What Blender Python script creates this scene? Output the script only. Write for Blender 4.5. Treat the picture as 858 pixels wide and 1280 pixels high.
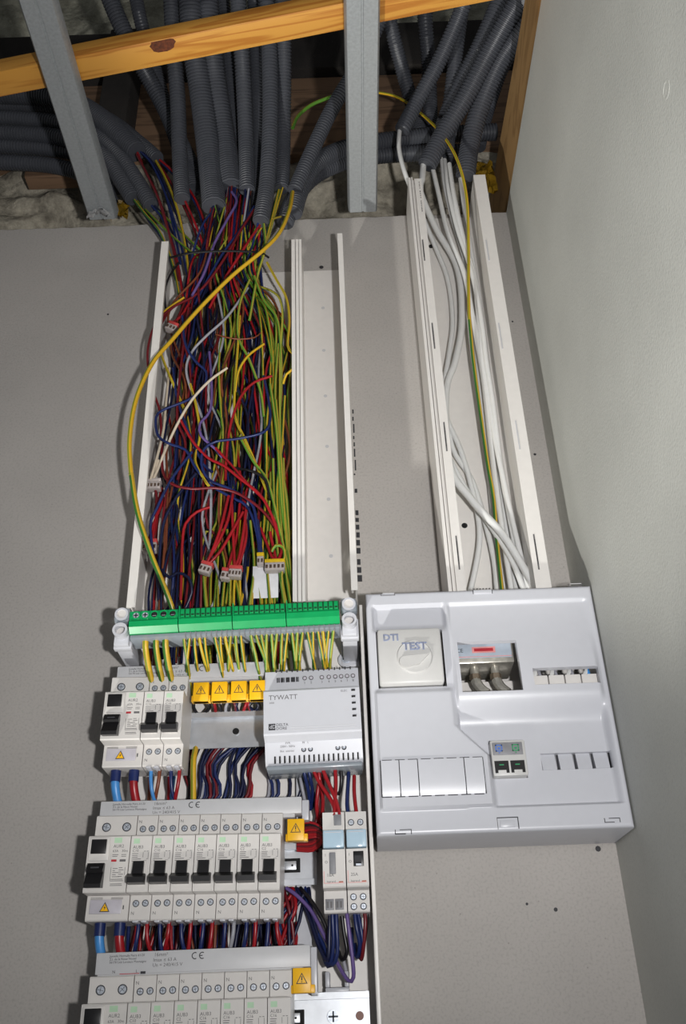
import bpy, bmesh, math, random
import numpy as np
from mathutils import Vector, Matrix

# ------------------------------------------------------------------ camera, light, exposure
for o in list(bpy.data.objects): bpy.data.objects.remove(o)
SC = bpy.context.scene
COL = SC.collection
MM = 0.001
CAM = np.array([.22526277, -.88757379, -.15519125])
YAW, PITCH, ROLL = np.radians([-0.0936446, 30.88781417, -2.05650198])
FPX = 1171.28
_c, _s, _cp, _sp = np.cos(YAW), np.sin(YAW), np.cos(PITCH), np.sin(PITCH)
FW = np.array([_s*_cp, _c*_cp, _sp]); _r = np.array([_c, -_s, 0]); _u = np.cross(_r, FW)
RT = _r*np.cos(ROLL) + _u*np.sin(ROLL); UP = -_r*np.sin(ROLL) + _u*np.cos(ROLL)
cd = bpy.data.cameras.new('camera'); cam = bpy.data.objects.new('camera', cd); COL.objects.link(cam)
cd.sensor_fit = 'VERTICAL'; cd.sensor_height = 36; cd.lens = FPX/1280*36; cd.clip_start = .01
M = Matrix.Identity(4)
for i in range(3):
    M[i][0], M[i][1], M[i][2], M[i][3] = RT[i], UP[i], -FW[i], CAM[i]
cam.matrix_world = M
SC.camera = cam

w = bpy.data.worlds.new('world'); SC.world = w; w.use_nodes = True
w.node_tree.nodes['Background'].inputs[0].default_value = (.93, .96, 1, 1)
w.node_tree.nodes['Background'].inputs[1].default_value = .115

def area(name, loc, aim, size, power, col):
    l = bpy.data.lights.new(name, 'AREA'); l.shape = 'DISK'; l.size = size; l.energy = power; l.color = col
    o = bpy.data.objects.new(name, l); COL.objects.link(o); o.location = loc
    o.rotation_euler = (Vector(aim)-Vector(loc)).to_track_quat('-Z', 'Y').to_euler()
    return o
def spot(name, loc, aim, radius, power, col, cone, blend):
    l = bpy.data.lights.new(name, 'SPOT'); l.shadow_soft_size = radius; l.energy = power; l.color = col; l.spot_size = math.radians(cone); l.spot_blend = blend
    o = bpy.data.objects.new(name, l); COL.objects.link(o); o.location = loc
    o.rotation_euler = (Vector(aim)-Vector(loc)).to_track_quat('-Z', 'Y').to_euler()
fl = CAM + RT*.135 - FW*.03
spot('camera_flash', fl, (.27, 0, .93), .016, 30, (1, .992, .99), 134, 1)
spot('floor_work_lamp', (-.5, -.70, -1.22), (.45, -.15, .86), .03, 105.0, (1, .985, .93), 25, .5)

SC.view_settings.view_transform = 'Standard'; SC.view_settings.look = 'None'
SC.view_settings.exposure = 0; SC.view_settings.gamma = 1; SC.view_settings.use_curve_mapping = False
random.seed(7)

# ------------------------------------------------------------------ pixel (858x1280) to millimetre points on real planes
def ray(a, b): return FW + RT*(a-429)/FPX - UP*(b-640)/FPX
def P(a, b, y):
    d = ray(a, b); t = (y*MM-CAM[1])/d[1]; return (CAM+d*t)/MM
def PX(a, b, x):
    d = ray(a, b); t = (x*MM-CAM[0])/d[0]; return (CAM+d*t)/MM
def PZ(a, b, z):
    d = ray(a, b); t = (z*MM-CAM[2])/d[2]; return (CAM+d*t)/MM

# ------------------------------------------------------------------ materials
def lin(c): return tuple((x/255/12.92 if x <= 10 else ((x/255+.055)/1.055)**2.4) for x in c)
def nt(name):
    m = bpy.data.materials.new(name); m.use_nodes = True
    t = m.node_tree; return m, t, t.nodes['Principled BSDF']
def mat(name, rgb, rough=.5, metal=0, var=.06, scale=120, bump=0, bscale=400, alpha=1, trans=0, spec=.5, coat=0):
    m, t, b = nt(name); c = lin(rgb)
    n = t.nodes.new('ShaderNodeTexNoise'); n.inputs['Scale'].default_value = scale; n.inputs['Detail'].default_value = 3
    tc = t.nodes.new('ShaderNodeTexCoord'); t.links.new(tc.outputs['Object'], n.inputs['Vector'])
    r = t.nodes.new('ShaderNodeValToRGB'); t.links.new(n.outputs['Fac'], r.inputs[0])
    r.color_ramp.elements[0].position = .3; r.color_ramp.elements[1].position = .7
    r.color_ramp.elements[0].color = (*[x*(1-var) for x in c], 1); r.color_ramp.elements[1].color = (*[min(1, x*(1+var)) for x in c], 1)
    t.links.new(r.outputs[0], b.inputs['Base Color'])
    b.inputs['Roughness'].default_value = rough; b.inputs['Metallic'].default_value = metal
    b.inputs['Alpha'].default_value = alpha; b.inputs['Transmission Weight'].default_value = trans
    b.inputs['Specular IOR Level'].default_value = spec; b.inputs['Coat Weight'].default_value = coat
    if bump:
        n2 = t.nodes.new('ShaderNodeTexNoise'); n2.inputs['Scale'].default_value = bscale; n2.inputs['Detail'].default_value = 5
        t.links.new(tc.outputs['Object'], n2.inputs['Vector'])
        bp = t.nodes.new('ShaderNodeBump'); bp.inputs['Strength'].default_value = bump; bp.inputs['Distance'].default_value = .002
        t.links.new(n2.outputs['Fac'], bp.inputs['Height']); t.links.new(bp.outputs[0], b.inputs['Normal'])
    return m
def plaster(name, rgb, fleck=.13, spot=.3):
    m, t, b = nt(name); c = lin(rgb); L = t.links.new
    tc = t.nodes.new('ShaderNodeTexCoord')
    n = t.nodes.new('ShaderNodeTexNoise'); n.inputs['Scale'].default_value = 9; n.inputs['Detail'].default_value = 6; L(tc.outputs['Object'], n.inputs['Vector'])
    r = t.nodes.new('ShaderNodeValToRGB'); L(n.outputs['Fac'], r.inputs[0])
    r.color_ramp.elements[0].position = .3; r.color_ramp.elements[1].position = .75
    r.color_ramp.elements[0].color = (*[x*.93 for x in c], 1); r.color_ramp.elements[1].color = (*[x*1.05 for x in c], 1)
    # paper fibres: fine grain
    n2 = t.nodes.new('ShaderNodeTexNoise'); n2.inputs['Scale'].default_value = 420; n2.inputs['Detail'].default_value = 3; L(tc.outputs['Object'], n2.inputs['Vector'])
    r2 = t.nodes.new('ShaderNodeValToRGB'); L(n2.outputs['Fac'], r2.inputs[0])
    r2.color_ramp.elements[0].position = .30; r2.color_ramp.elements[0].color = (1-fleck,)*3+(1,); r2.color_ramp.elements[1].position = .52; r2.color_ramp.elements[1].color = (1, 1, 1, 1)
    mx = t.nodes.new('ShaderNodeMix'); mx.data_type = 'RGBA'; mx.blend_type = 'MULTIPLY'; mx.inputs['Factor'].default_value = 1
    L(r.outputs[0], mx.inputs[6]); L(r2.outputs[0], mx.inputs[7])
    # sparse dark specks
    v = t.nodes.new('ShaderNodeTexVoronoi'); v.inputs['Scale'].default_value = 55; L(tc.outputs['Object'], v.inputs['Vector'])
    r3 = t.nodes.new('ShaderNodeValToRGB'); L(v.outputs['Distance'], r3.inputs[0])
    r3.color_ramp.elements[0].position = .02; r3.color_ramp.elements[0].color = (1-spot,)*3+(1,); r3.color_ramp.elements[1].position = .05; r3.color_ramp.elements[1].color = (1, 1, 1, 1)
    mx2 = t.nodes.new('ShaderNodeMix'); mx2.data_type = 'RGBA'; mx2.blend_type = 'MULTIPLY'; mx2.inputs['Factor'].default_value = 1
    L(mx.outputs[2], mx2.inputs[6]); L(r3.outputs[0], mx2.inputs[7]); L(mx2.outputs[2], b.inputs['Base Color'])
    bp = t.nodes.new('ShaderNodeBump'); bp.inputs['Strength'].default_value = .25; bp.inputs['Distance'].default_value = .001
    L(n2.outputs['Fac'], bp.inputs['Height']); L(bp.outputs[0], b.inputs['Normal'])
    b.inputs['Roughness'].default_value = .85
    return m
def wood(name, c1, c2, sc=(1.2, 30, 30), rough=.55):
    m, t, b = nt(name); L = t.links.new
    tc = t.nodes.new('ShaderNodeTexCoord'); mp = t.nodes.new('ShaderNodeMapping'); mp.inputs['Scale'].default_value = sc; L(tc.outputs['Object'], mp.inputs[0])
    n = t.nodes.new('ShaderNodeTexNoise'); n.inputs['Scale'].default_value = 3; n.inputs['Detail'].default_value = 3; n.inputs['Distortion'].default_value = .6; L(mp.outputs[0], n.inputs['Vector'])
    wv = t.nodes.new('ShaderNodeMath'); wv.operation = 'MULTIPLY'; wv.inputs[1].default_value = 30; L(n.outputs['Fac'], wv.inputs[0])
    sn = t.nodes.new('ShaderNodeMath'); sn.operation = 'SINE'; L(wv.outputs[0], sn.inputs[0])
    r = t.nodes.new('ShaderNodeValToRGB'); mr = t.nodes.new('ShaderNodeMapRange'); mr.inputs[1].default_value = -1; L(sn.outputs[0], mr.inputs[0]); L(mr.outputs[0], r.inputs[0])
    r.color_ramp.elements[0].color = (*lin(c1), 1); r.color_ramp.elements[1].color = (*lin(c2), 1)
    r.color_ramp.elements[0].position = .05; r.color_ramp.elements[1].position = .6
    L(r.outputs[0], b.inputs['Base Color']); b.inputs['Roughness'].default_value = rough
    return m
def stone(name, c1, c2):
    m, t, b = nt(name); L = t.links.new
    tc = t.nodes.new('ShaderNodeTexCoord')
    n = t.nodes.new('ShaderNodeTexNoise'); n.inputs['Scale'].default_value = 22; n.inputs['Detail'].default_value = 9; n.inputs['Roughness'].default_value = .7; L(tc.outputs['Object'], n.inputs['Vector'])
    r = t.nodes.new('ShaderNodeValToRGB'); L(n.outputs['Fac'], r.inputs[0])
    r.color_ramp.elements[0].position = .35; r.color_ramp.elements[0].color = (*lin(c1), 1); r.color_ramp.elements[1].position = .65; r.color_ramp.elements[1].color = (*lin(c2), 1)
    L(r.outputs[0], b.inputs['Base Color'])
    n2 = t.nodes.new('ShaderNodeTexNoise'); n2.inputs['Scale'].default_value = 90; n2.inputs['Detail'].default_value = 7; L(tc.outputs['Object'], n2.inputs['Vector'])
    bp = t.nodes.new('ShaderNodeBump'); bp.inputs['Strength'].default_value = .8; bp.inputs['Distance'].default_value = .006
    L(n2.outputs['Fac'], bp.inputs['Height']); L(bp.outputs[0], b.inputs['Normal']); b.inputs['Roughness'].default_value = .95
    return m
def earth(name, g, ye, split=.5):
    m, t, b = nt(name); L = t.links.new
    uv = t.nodes.new('ShaderNodeUVMap'); uv.uv_map = 'UVMap'; sx = t.nodes.new('ShaderNodeSeparateXYZ'); L(uv.outputs[0], sx.inputs[0])
    a = t.nodes.new('ShaderNodeMath'); a.operation = 'GREATER_THAN'; a.inputs[1].default_value = split; L(sx.outputs[0], a.inputs[0])
    mx = t.nodes.new('ShaderNodeMix'); mx.data_type = 'RGBA'; L(a.outputs[0], mx.inputs[0]); mx.inputs[6].default_value = (*lin(g), 1); mx.inputs[7].default_value = (*lin(ye), 1)
    L(mx.outputs[2], b.inputs['Base Color']); b.inputs['Roughness'].default_value = .38
    return m

MT = dict(
    wall=plaster('plasterboard_grey', (180, 175, 170)), wallr=plaster('plasterboard_green_grey', (200, 201, 195), .07, .15),
    stone=stone('rubble_stone', (110, 104, 92), (196, 188, 170)), stone2=stone('upper_masonry', (120, 118, 104), (186, 184, 166)),
    beam=wood('old_brown_wood', (106, 82, 62), (130, 102, 78), (1.5, 14, 14), .85), dark=mat('dark_old_wood', (40, 36, 33), .9, var=.3, scale=20, bump=.3),
    pine=wood('pine', (178, 114, 40), (204, 146, 62), (.8, 16, 16), .5), board=wood('brown_board', (150, 114, 68), (172, 134, 84), (2, 2.0, 5), .8),
    knot=mat('pine_knot', (92, 44, 20), .6, var=.5, scale=250), galv=mat('galvanised_steel', (164, 168, 170), .5, .45, var=.1, scale=300, bump=.05),
    rail=mat('zinc_rail', (200, 203, 208), .36, .55, var=.08, scale=90), icta=mat('grey_conduit', (68, 70, 76), .42, var=.06, scale=60),
    hole=mat('black_inside', (12, 12, 13), .8), white=mat('white_pvc', (228, 224, 219), .36, var=.02), white2=mat('white_abs', (192, 193, 199), .33, var=.012),
    pale=mat('pale_grey_plastic', (211, 207, 203), .42, var=.02), comb=mat('busbar_grey', (198, 198, 200), .4, var=.02),
    black=mat('black_plastic', (26, 25, 27), .35, var=.1), yel=mat('yellow_cap', (246, 186, 22), .4, var=.04), green=mat('green_terminal', (14, 150, 84), .28, var=.06),
    greend=mat('green_slot', (6, 70, 38), .5), clear=mat('smoky_clear_plastic', (150, 158, 166), .2, alpha=.72), screw=mat('steel_screw', (206, 212, 222), .38, .55, var=.2, scale=500),
    groove=mat('screw_groove', (46, 50, 58), .5, .4), ink=mat('grey_ink', (98, 96, 97), .6), inkd=mat('dark_ink', (48, 48, 52), .6), inkg=mat('green_mark', (178, 210, 178), .6),
    inkb=mat('outline_blue_ink', (132, 142, 172), .5), inkr=mat('red_ink', (178, 40, 52), .5), pink=mat('pink_ink', (226, 150, 148), .6), lbl=mat('lilac_label', (190, 186, 194), .4),
    tint=mat('blue_clear_label_holder', (176, 200, 216), .12, var=.02, coat=.5), gclip=mat('grey_clip', (128, 128, 132), .5, var=.1), cream=mat('cream_plastic', (190, 189, 187), .4, var=.02),
    silver=mat('splitter_metal', (190, 186, 176), .3, .6, var=.15, scale=200), splab=mat('splitter_label', (176, 186, 198), .4), brown=mat('dull_brown_metal', (128, 114, 98), .4, .5, var=.2),
    glue=mat('yellow_glue', (164, 130, 34), .35, var=.35, scale=60, bump=.3), silv=mat('foil', (225, 225, 225), .3, .4), redst=mat('connector_red', (196, 72, 70), .3), yelst=mat('connector_yellow', (214, 178, 30), .3),
    wclear=mat('connector_clear', (206, 196, 192), .15, alpha=.75, coat=.4), copper=mat('copper_clamp', (196, 168, 150), .25, 1), tie=mat('black_tie', (18, 18, 22), .35), floorm=mat('concrete_floor', (120, 116, 110), .9, var=.1, scale=12, bump=.3),
    cable=mat('white_data_cable', (222, 222, 220), .42, var=.02), paper=mat('white_paper', (226, 226, 230), .7), bluef=mat('blue_icon', (70, 110, 190), .5), greenf=mat('green_icon', (40, 140, 90), .5),
    # wire insulation
    blue=mat('blue_wire', (26, 40, 90), .35, var=.05), navy=mat('navy_wire', (20, 26, 58), .35), lblue=mat('light_blue_wire', (70, 140, 206), .35), red=mat('red_wire', (152, 24, 32), .33, var=.05), dred=mat('dark_red_wire', (104, 22, 30), .35),
    blackw=mat('black_wire', (24, 22, 26), .35), brownw=mat('brown_wire', (118, 62, 38), .4), orange=mat('orange_wire', (176, 76, 34), .38), purple=mat('purple_wire', (100, 80, 138), .38), greyw=mat('grey_wire', (150, 150, 158), .4), whitew=mat('ivory_wire', (206, 192, 172), .4),
    gy=earth('green_yellow_wire', (76, 122, 36), (168, 148, 46)), gy2=earth('yellow_wire_green_stripe', (54, 106, 42), (194, 158, 42), .3), gy3=earth('green_wire_yellow_stripe', (84, 132, 44), (162, 154, 58), .7), gyy=earth('mostly_yellow_wire', (130, 140, 40), (208, 164, 36), .12),
)

# ------------------------------------------------------------------ builders
class MB:
    def __init__(s): s.bm = bmesh.new(); s.mats = []; s.uvl = s.bm.loops.layers.uv.new('UVMap')
    def mi(s, m):
        m = MT[m] if isinstance(m, str) else m
        if m not in s.mats: s.mats.append(m)
        return s.mats.index(m)
    def face(s, vs, i):
        try: f = s.bm.faces.new(vs); f.material_index = i; return f
        except ValueError: return None
    def box(s, x0, x1, y0, y1, z0, z1, m, b=0):
        i = s.mi(m)
        x0, x1 = min(x0, x1), max(x0, x1); y0, y1 = min(y0, y1), max(y0, y1); z0, z1 = min(z0, z1), max(z0, z1)
        r = bmesh.ops.create_cube(s.bm, size=1, matrix=Matrix.Translation(((x0+x1)/2*MM, (y0+y1)/2*MM, (z0+z1)/2*MM)) @ Matrix.Diagonal(((x1-x0)*MM, (y1-y0)*MM, (z1-z0)*MM, 1)))
        fs = list({f for v in r['verts'] for f in v.link_faces})
        for f in fs: f.material_index = i
        if b:
            es = list({e for v in r['verts'] for e in v.link_edges})
            q = bmesh.ops.bevel(s.bm, geom=es, offset=b*MM, segments=2, profile=.5, affect='EDGES', clamp_overlap=True)
            for f in q['faces']: f.material_index = i
        return s
    def prism(s, poly, axis, a0, a1, m):
        i = s.mi(m)
        def pt(p, a):
            if axis == 'x': return (a, p[0], p[1])
            if axis == 'y': return (p[0], a, p[1])
            return (p[0], p[1], a)
        A = [s.bm.verts.new([k*MM for k in pt(p, a0)]) for p in poly]; B = [s.bm.verts.new([k*MM for k in pt(p, a1)]) for p in poly]
        n = len(poly)
        for k in range(n): s.face((A[k], A[(k+1) % n], B[(k+1) % n], B[k]), i)
        s.face(A[::-1], i); s.face(B, i)
        return s
    def cyl(s, c, d, r, m, n=14, r2=None, cap=True):
        i = s.mi(m); c = Vector(c); d = Vector(d); q = d.to_track_quat('Z', 'Y'); r2 = r if r2 is None else r2
        A, B = [], []
        for k in range(n):
            a = 2*math.pi*k/n; v = q @ Vector((math.cos(a), math.sin(a), 0))
            A.append(s.bm.verts.new((c+v*r)*MM)); B.append(s.bm.verts.new((c+d+v*r2)*MM))
        for k in range(n): s.face((A[k], A[(k+1) % n], B[(k+1) % n], B[k]), i)
        if cap: s.face(A[::-1], i); s.face(B, i)
        return s
    def sweep(s, pts, rad, m, n=8, cap=True, twist=0):
        i = s.mi(m); pts = np.array(pts, float); N = len(pts)
        rad = np.full(N, rad) if np.isscalar(rad) else np.array(rad)
        t = np.gradient(pts, axis=0); t /= (np.linalg.norm(t, axis=1, keepdims=True)+1e-9)
        ref = np.array([0, -1., 0]) if abs(t[0][1]) < .9 else np.array([1., 0, 0])
        u = ref-t[0]*(ref@t[0]); u /= np.linalg.norm(u); prev = None; L = 0
        for k in range(N):
            u = u-t[k]*(u@t[k]); u /= (np.linalg.norm(u)+1e-9); v = np.cross(t[k], u)
            if k: L += np.linalg.norm(pts[k]-pts[k-1])
            ring = []
            for j in range(n):
                a = 2*math.pi*j/n+twist*L
                ring.append(s.bm.verts.new((pts[k]+(u*math.cos(a)+v*math.sin(a))*rad[k])*MM))
            if prev:
                for j in range(n):
                    f = s.face((prev[j], prev[(j+1) % n], ring[(j+1) % n], ring[j]), i)
                    if f:
                        for l, (uu, vv) in zip(f.loops, ((j, 0), (j+1, 0), (j+1, 1), (j, 1))): l[s.uvl].uv = (uu/n, (L+vv)*.01)
            elif cap: s.face(ring[::-1], i)
            prev = ring
        if cap: s.face(prev, i)
        return s
    def ring(s, c, d, r, t, m, n=20):
        # annulus: outer radius r, inner r-t, extruded along d
        i = s.mi(m); c = Vector(c); d = Vector(d); q = d.to_track_quat('Z', 'Y'); R = []
        for (rr, h) in ((r, 0), (r, 1), (r-t, 1), (r-t, 0)):
            R.append([s.bm.verts.new((c+d*h+(q @ Vector((math.cos(2*math.pi*k/n), math.sin(2*math.pi*k/n), 0)))*rr)*MM) for k in range(n)])
        for a in range(4):
            A, B = R[a], R[(a+1) % 4]
            for k in range(n): s.face((A[k], A[(k+1) % n], B[(k+1) % n], B[k]), i)
        return s
    def mesh(s, name, sharp=35):
        bmesh.ops.recalc_face_normals(s.bm, faces=s.bm.faces)
        me = bpy.data.meshes.new(name); s.bm.to_mesh(me); s.bm.free()
        for m in s.mats: me.materials.append(m)
        me.polygons.foreach_set('use_smooth', [True]*len(me.polygons)); me.set_sharp_from_angle(angle=math.radians(sharp))
        return me
    def build(s, name, parent=None, sharp=35, label=None): return link(name, s.mesh(name, sharp), parent, label)
def link(name, me, parent=None, label=None):
    o = bpy.data.objects.new(name, me); COL.objects.link(o)
    if parent: o.parent = parent
    if label: o['label'] = label
    return o
def tag(o, label, cat, group=None, kind=None):
    o['label'] = label; o['category'] = cat
    if group: o['group'] = group
    if kind: o['kind'] = kind
    return o
def struct(o, label, cat='wall'): tag(o, label, cat); o['kind'] = 'structure'; return o
def thing(name, label, cat, loc=(0, 0, 0), ry=0, group=None):
    o = bpy.data.objects.new(name, None); COL.objects.link(o); o.empty_display_size = .01
    o.location = [k*MM for k in loc]; o.rotation_euler = (0, ry, 0); return tag(o, label, cat, group)
def copy_tree(o, parent=None):
    c = o.copy(); COL.objects.link(c); c.parent = parent
    for ch in list(o.children): copy_tree(ch, c)
    return c
_tc = {}
def txt_mesh(s, size, m, offset=0, align='LEFT'):
    k = (s, size, m, offset, align)
    if k in _tc: return _tc[k]
    cu = bpy.data.curves.new('t', 'FONT'); cu.body = s; cu.size = size*MM*1.38; cu.resolution_u = 2; cu.align_x = align; cu.extrude = 0; cu.offset = offset
    if offset: cu.fill_mode = 'NONE'; cu.bevel_depth = abs(offset); cu.offset = 0; cu.bevel_resolution = 0
    o = bpy.data.objects.new('t', cu); COL.objects.link(o)
    dg = bpy.context.evaluated_depsgraph_get(); me = bpy.data.meshes.new_from_object(o.evaluated_get(dg)); bpy.data.objects.remove(o)
    me.transform(Matrix.Rotation(math.pi/2, 4, 'X')); me.materials.clear(); me.materials.append(MT[m]); me.name = 'printed_text'
    _tc[k] = me; return me
def txt(s, x, y, z, size, m, parent, offset=0, align='LEFT', ry=0):
    o = link('printed_text', txt_mesh(s, size, m, offset, align), parent); o.location = (x*MM, (y-.12)*MM, z*MM); o.rotation_euler = (0, ry, 0); return o
def spline(pts, step=6):
    p = np.array(pts, float)
    if len(p) < 3: 
        return np.array([p[0]+(p[-1]-p[0])*k/4 for k in range(5)])
    q = np.vstack([2*p[0]-p[1], p, 2*p[-1]-p[-2]]); out = []
    for k in range(1, len(q)-2):
        a, b, c, d = q[k-1:k+3]
        n = max(2, int(np.linalg.norm(c-b)/step))
        for j in range(n):
            t = j/n
            out.append(.5*((2*b)+(c-a)*t+(2*a-5*b+4*c-d)*t*t+(3*b-a-3*c+d)*t**3))
    out.append(p[-1]); return np.array(out)
CN = dict(blue='blue', navy='dark navy', lblue='light blue', red='red', dred='dark red', blackw='black', brownw='brown', orange='orange', purple='purple', greyw='grey', whitew='ivory', gy='green and yellow', gy2='green and yellow', gy3='green and yellow', gyy='yellow')
def wire(c, pts, r=1.5, label=None, group=None, where=None, step=7, n=7, tw=0):
    o = MB().sweep(spline(pts, step), r, c, n, twist=tw).build('wire', sharp=80)
    o.name = 'electric_wire'
    tag(o, label or f'{CN[c]} insulated wire {where}', 'wire', group or f'{CN[c]} wires {where}')
    return o
def wpx(c, uvy, r=1.5, **k): return wire(c, [P(*p) for p in uvy], r, **k)

# ------------------------------------------------------------------ the setting
H = 841.
XC = 460.
# floor and back wall (plasterboard lining, its top edge stops short of the void)
struct(MB().box(-1600, XC+13, -2200, 13, -1320, -1300, 'floorm').build('floor'), 'bare concrete floor of the room', 'floor')
m = MB(); i = m.mi('wall')
tops = [(-1600, 0), (-420, 0), (-224, 0)]
for k in range(60):
    x = -224+k*11.5
    if x < XC: tops.append((x, random.uniform(-1.2, 1.2)))
tops.append((XC, 0))
poly = [(-1600, -1300)]+[(x, H+d-(x-120)*.004) for x, d in tops[1:]]
poly = [(-1600, -1300), (XC, -1300)]+[(x, H+d-(x-120)*.004) for x, d in tops[::-1]]
m.prism(poly, 'y', 0, 13, 'wall')
wb = struct(m.build('wall_back', sharp=20), 'grey beige plasterboard lining wall carrying the electrical panels')
# stamped marks on the plasterboard beside the main trunking
def wmark(u0, u1, v0, v1, mt='inkd'):
    a, b, c, d = P(u0, v0, 0), P(u1, v0, 0), P(u1+ (v1-v0)*.03, v1, 0), P(u0+(v1-v0)*.03, v1, 0)
    mb = MB(); mb.prism([(q[0], q[2]) for q in (a, b, c, d)], 'y', -.25, .1, mt); mb.build('printed_mark', wb)
for (u0, u1, v0, v1) in [(437, 438.4, 512, 517), (437, 438.4, 521, 526), (438, 439.4, 530, 541), (438, 439.4, 545, 549), (438.6, 440, 553, 558), (439, 440.4, 561, 571), (440, 441.4, 575, 588), (439, 440.6, 592, 594),
                         (440, 443, 611, 616), (441, 444.5, 638, 644), (441, 445, 647.5, 652.5), (441.5, 445.5, 656, 662), (442, 446, 665.5, 672), (442, 446.4, 675, 682), (442.3, 447, 685, 692), (443, 447, 699, 706), (443, 448, 709, 716), (443.5, 449, 719, 727)]:
    wmark(u0+3.5, u1+3.8, v0, v1)
for (u, v, r) in [(539, 308, 2.2), (641, 402, 1.2), (669, 568, 1.6), (748, 1061, 2.6), (695, 1137, 1.8), (659, 1130, 1.2), (135, 393, 1.4), (190, 787, 1.2)]:
    q = P(u, v, 0); MB().cyl((q[0], .2, q[2]), (0, -.5, 0), r, 'inkd', 8).build('screw_hole', wb)
# right wall
m = MB(); m.box(XC, XC+13, -2200, 0, -1300, H-2, 'wallr')
wr = struct(m.build('wall_right'), 'pale green grey plasterboard wall on the right')
q = PX(833, 112, XC); MB().ring((XC-.12, q[1], q[2]), (.3, 0, 0), 7, 1.6, 'wallr', 16).build('filler_ring', wr)
# dark corner joint
# rubble wall behind, displaced
def rough_sheet(name, x0, x1, z0, z1, y, amp, mt, nx, nz, seed):
    rnd = np.random.RandomState(seed); g = np.zeros((nz, nx))
    for o in range(1, 6):
        k = 2**o; c = rnd.rand(k+3, 2*k+3)
        zi = np.linspace(0, k, nz); xi = np.linspace(0, 2*k, nx); z_0 = zi.astype(int); x_0 = xi.astype(int); fz = (zi-z_0)[:, None]; fx = (xi-x_0)[None]
        fz = fz*fz*(3-2*fz); fx = fx*fx*(3-2*fx)
        g += (c[z_0][:, x_0]*(1-fz)*(1-fx)+c[z_0+1][:, x_0]*fz*(1-fx)+c[z_0][:, x_0+1]*(1-fz)*fx+c[z_0+1][:, x_0+1]*fz*fx-.5)*(1.0 if o > 2 else .5)*.8**o*2
    m = MB(); i = m.mi(mt); vs = [[m.bm.verts.new((x*MM, (y-amp*g[b][a])*MM, z*MM)) for a, x in enumerate(np.linspace(x0, x1, nx))] for b, z in enumerate(np.linspace(z0, z1, nz))]
    for b in range(nz-1):
        for a in range(nx-1): m.face((vs[b][a], vs[b][a+1], vs[b+1][a+1], vs[b+1][a]), i)
    # thickness
    m.box(x0, x1, y+amp*1.5, y+amp*1.5+60, z0, z1, mt)
    return m.build(name, sharp=180)
struct(rough_sheet('wall_stone', -900, 700, 780, 1075, 85, 30, 'stone', 150, 40, 3), 'rough grey rubble stone wall above the plasterboard')
struct(rough_sheet('wall_masonry', -900, 700, 1380, 1900, 130, 24, 'stone2', 120, 40, 5), 'grey masonry high in the ceiling void')
struct(MB().box(-900, 700, -900, 200, 1900, 1920, 'dark').build('ceiling'), 'dark underside of the floor above the ceiling void', 'ceiling')
tag(MB().box(-900, 700, 74, 150, 1070, 1262, 'beam', 4).build('wall_plate'), 'rough brown timber wall plate behind the conduits', 'timber beam')
tag(MB().box(-900, 700, 60, 170, 1266, 1385, 'dark', 5).build('old_beam'), 'dark old beam high above the brown wall plate', 'timber beam')
m = MB(); m.box(-130, -84, 20, 72, 1080, 1330, 'dark', 3); tag(m.build('dark_post'), 'short dark post against the wall plate left of the conduits', 'post')
m = MB(); m.box(-232, -150, 40, 66, 1000, 1012, 'beam', 2); tag(m.build('wood_offcut'), 'pale timber offcut under the left conduits', 'wood')
# brown board above the right wall
m = MB(); m.prism([(-330, 838), (90, 838), (92, 972), (-196, 934), (-330, 925)], 'x', XC+2, XC+16, 'board'); tag(m.build('wooden_board'), 'brown wooden board standing above the right wall edge', 'board')

# ------------------------------------------------------------------ ceiling furrings and batten
def furring(name, x0, x1, y0, y1, label, rz=0):
    t = thing(name, label, 'metal channel', ((x0+x1)/2, y1, H+1), group='galvanised ceiling channels'); hw = (x1-x0)/2; L = y1-y0
    m = MB(); t.rotation_euler = (0, 0, rz)
    prof = [(-hw, 17), (-hw+1, 3), (-hw+3, 0), (-1.5, 0), (-.8, 1.2), (.8, 1.2), (1.5, 0), (hw-3, 0), (hw-1, 3), (hw, 17), (hw-5, 18), (hw-5, 17.2), (hw-.8, 16.2), (hw-2, 3.5), (hw-3.5, .8), (2, .8), (1.2, 2), (-1.2, 2), (-2, .8), (-hw+3.5, .8), (-hw+2, 3.5), (-hw+.8, 16.2), (-hw+5, 17.2), (-hw+5, 18)]
    i = m.mi('galv'); A = [m.bm.verts.new((p[0]*MM, 0, p[1]*MM)) for p in prof]; B = [m.bm.verts.new((p[0]*MM, -L*MM, p[1]*MM)) for p in prof]
    for k in range(len(prof)): m.face((A[k], A[(k+1) % len(prof)], B[(k+1) % len(prof)], B[k]), i)
    m.build('channel', t); return t
furring('ceiling_channel', -106, -66, -700, -12, 'galvanised steel ceiling channel crossing above the left of the panel')
furring('ceiling_channel', 245, 285.5, -700, -8, 'galvanised steel ceiling channel between the two trunkings')
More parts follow.
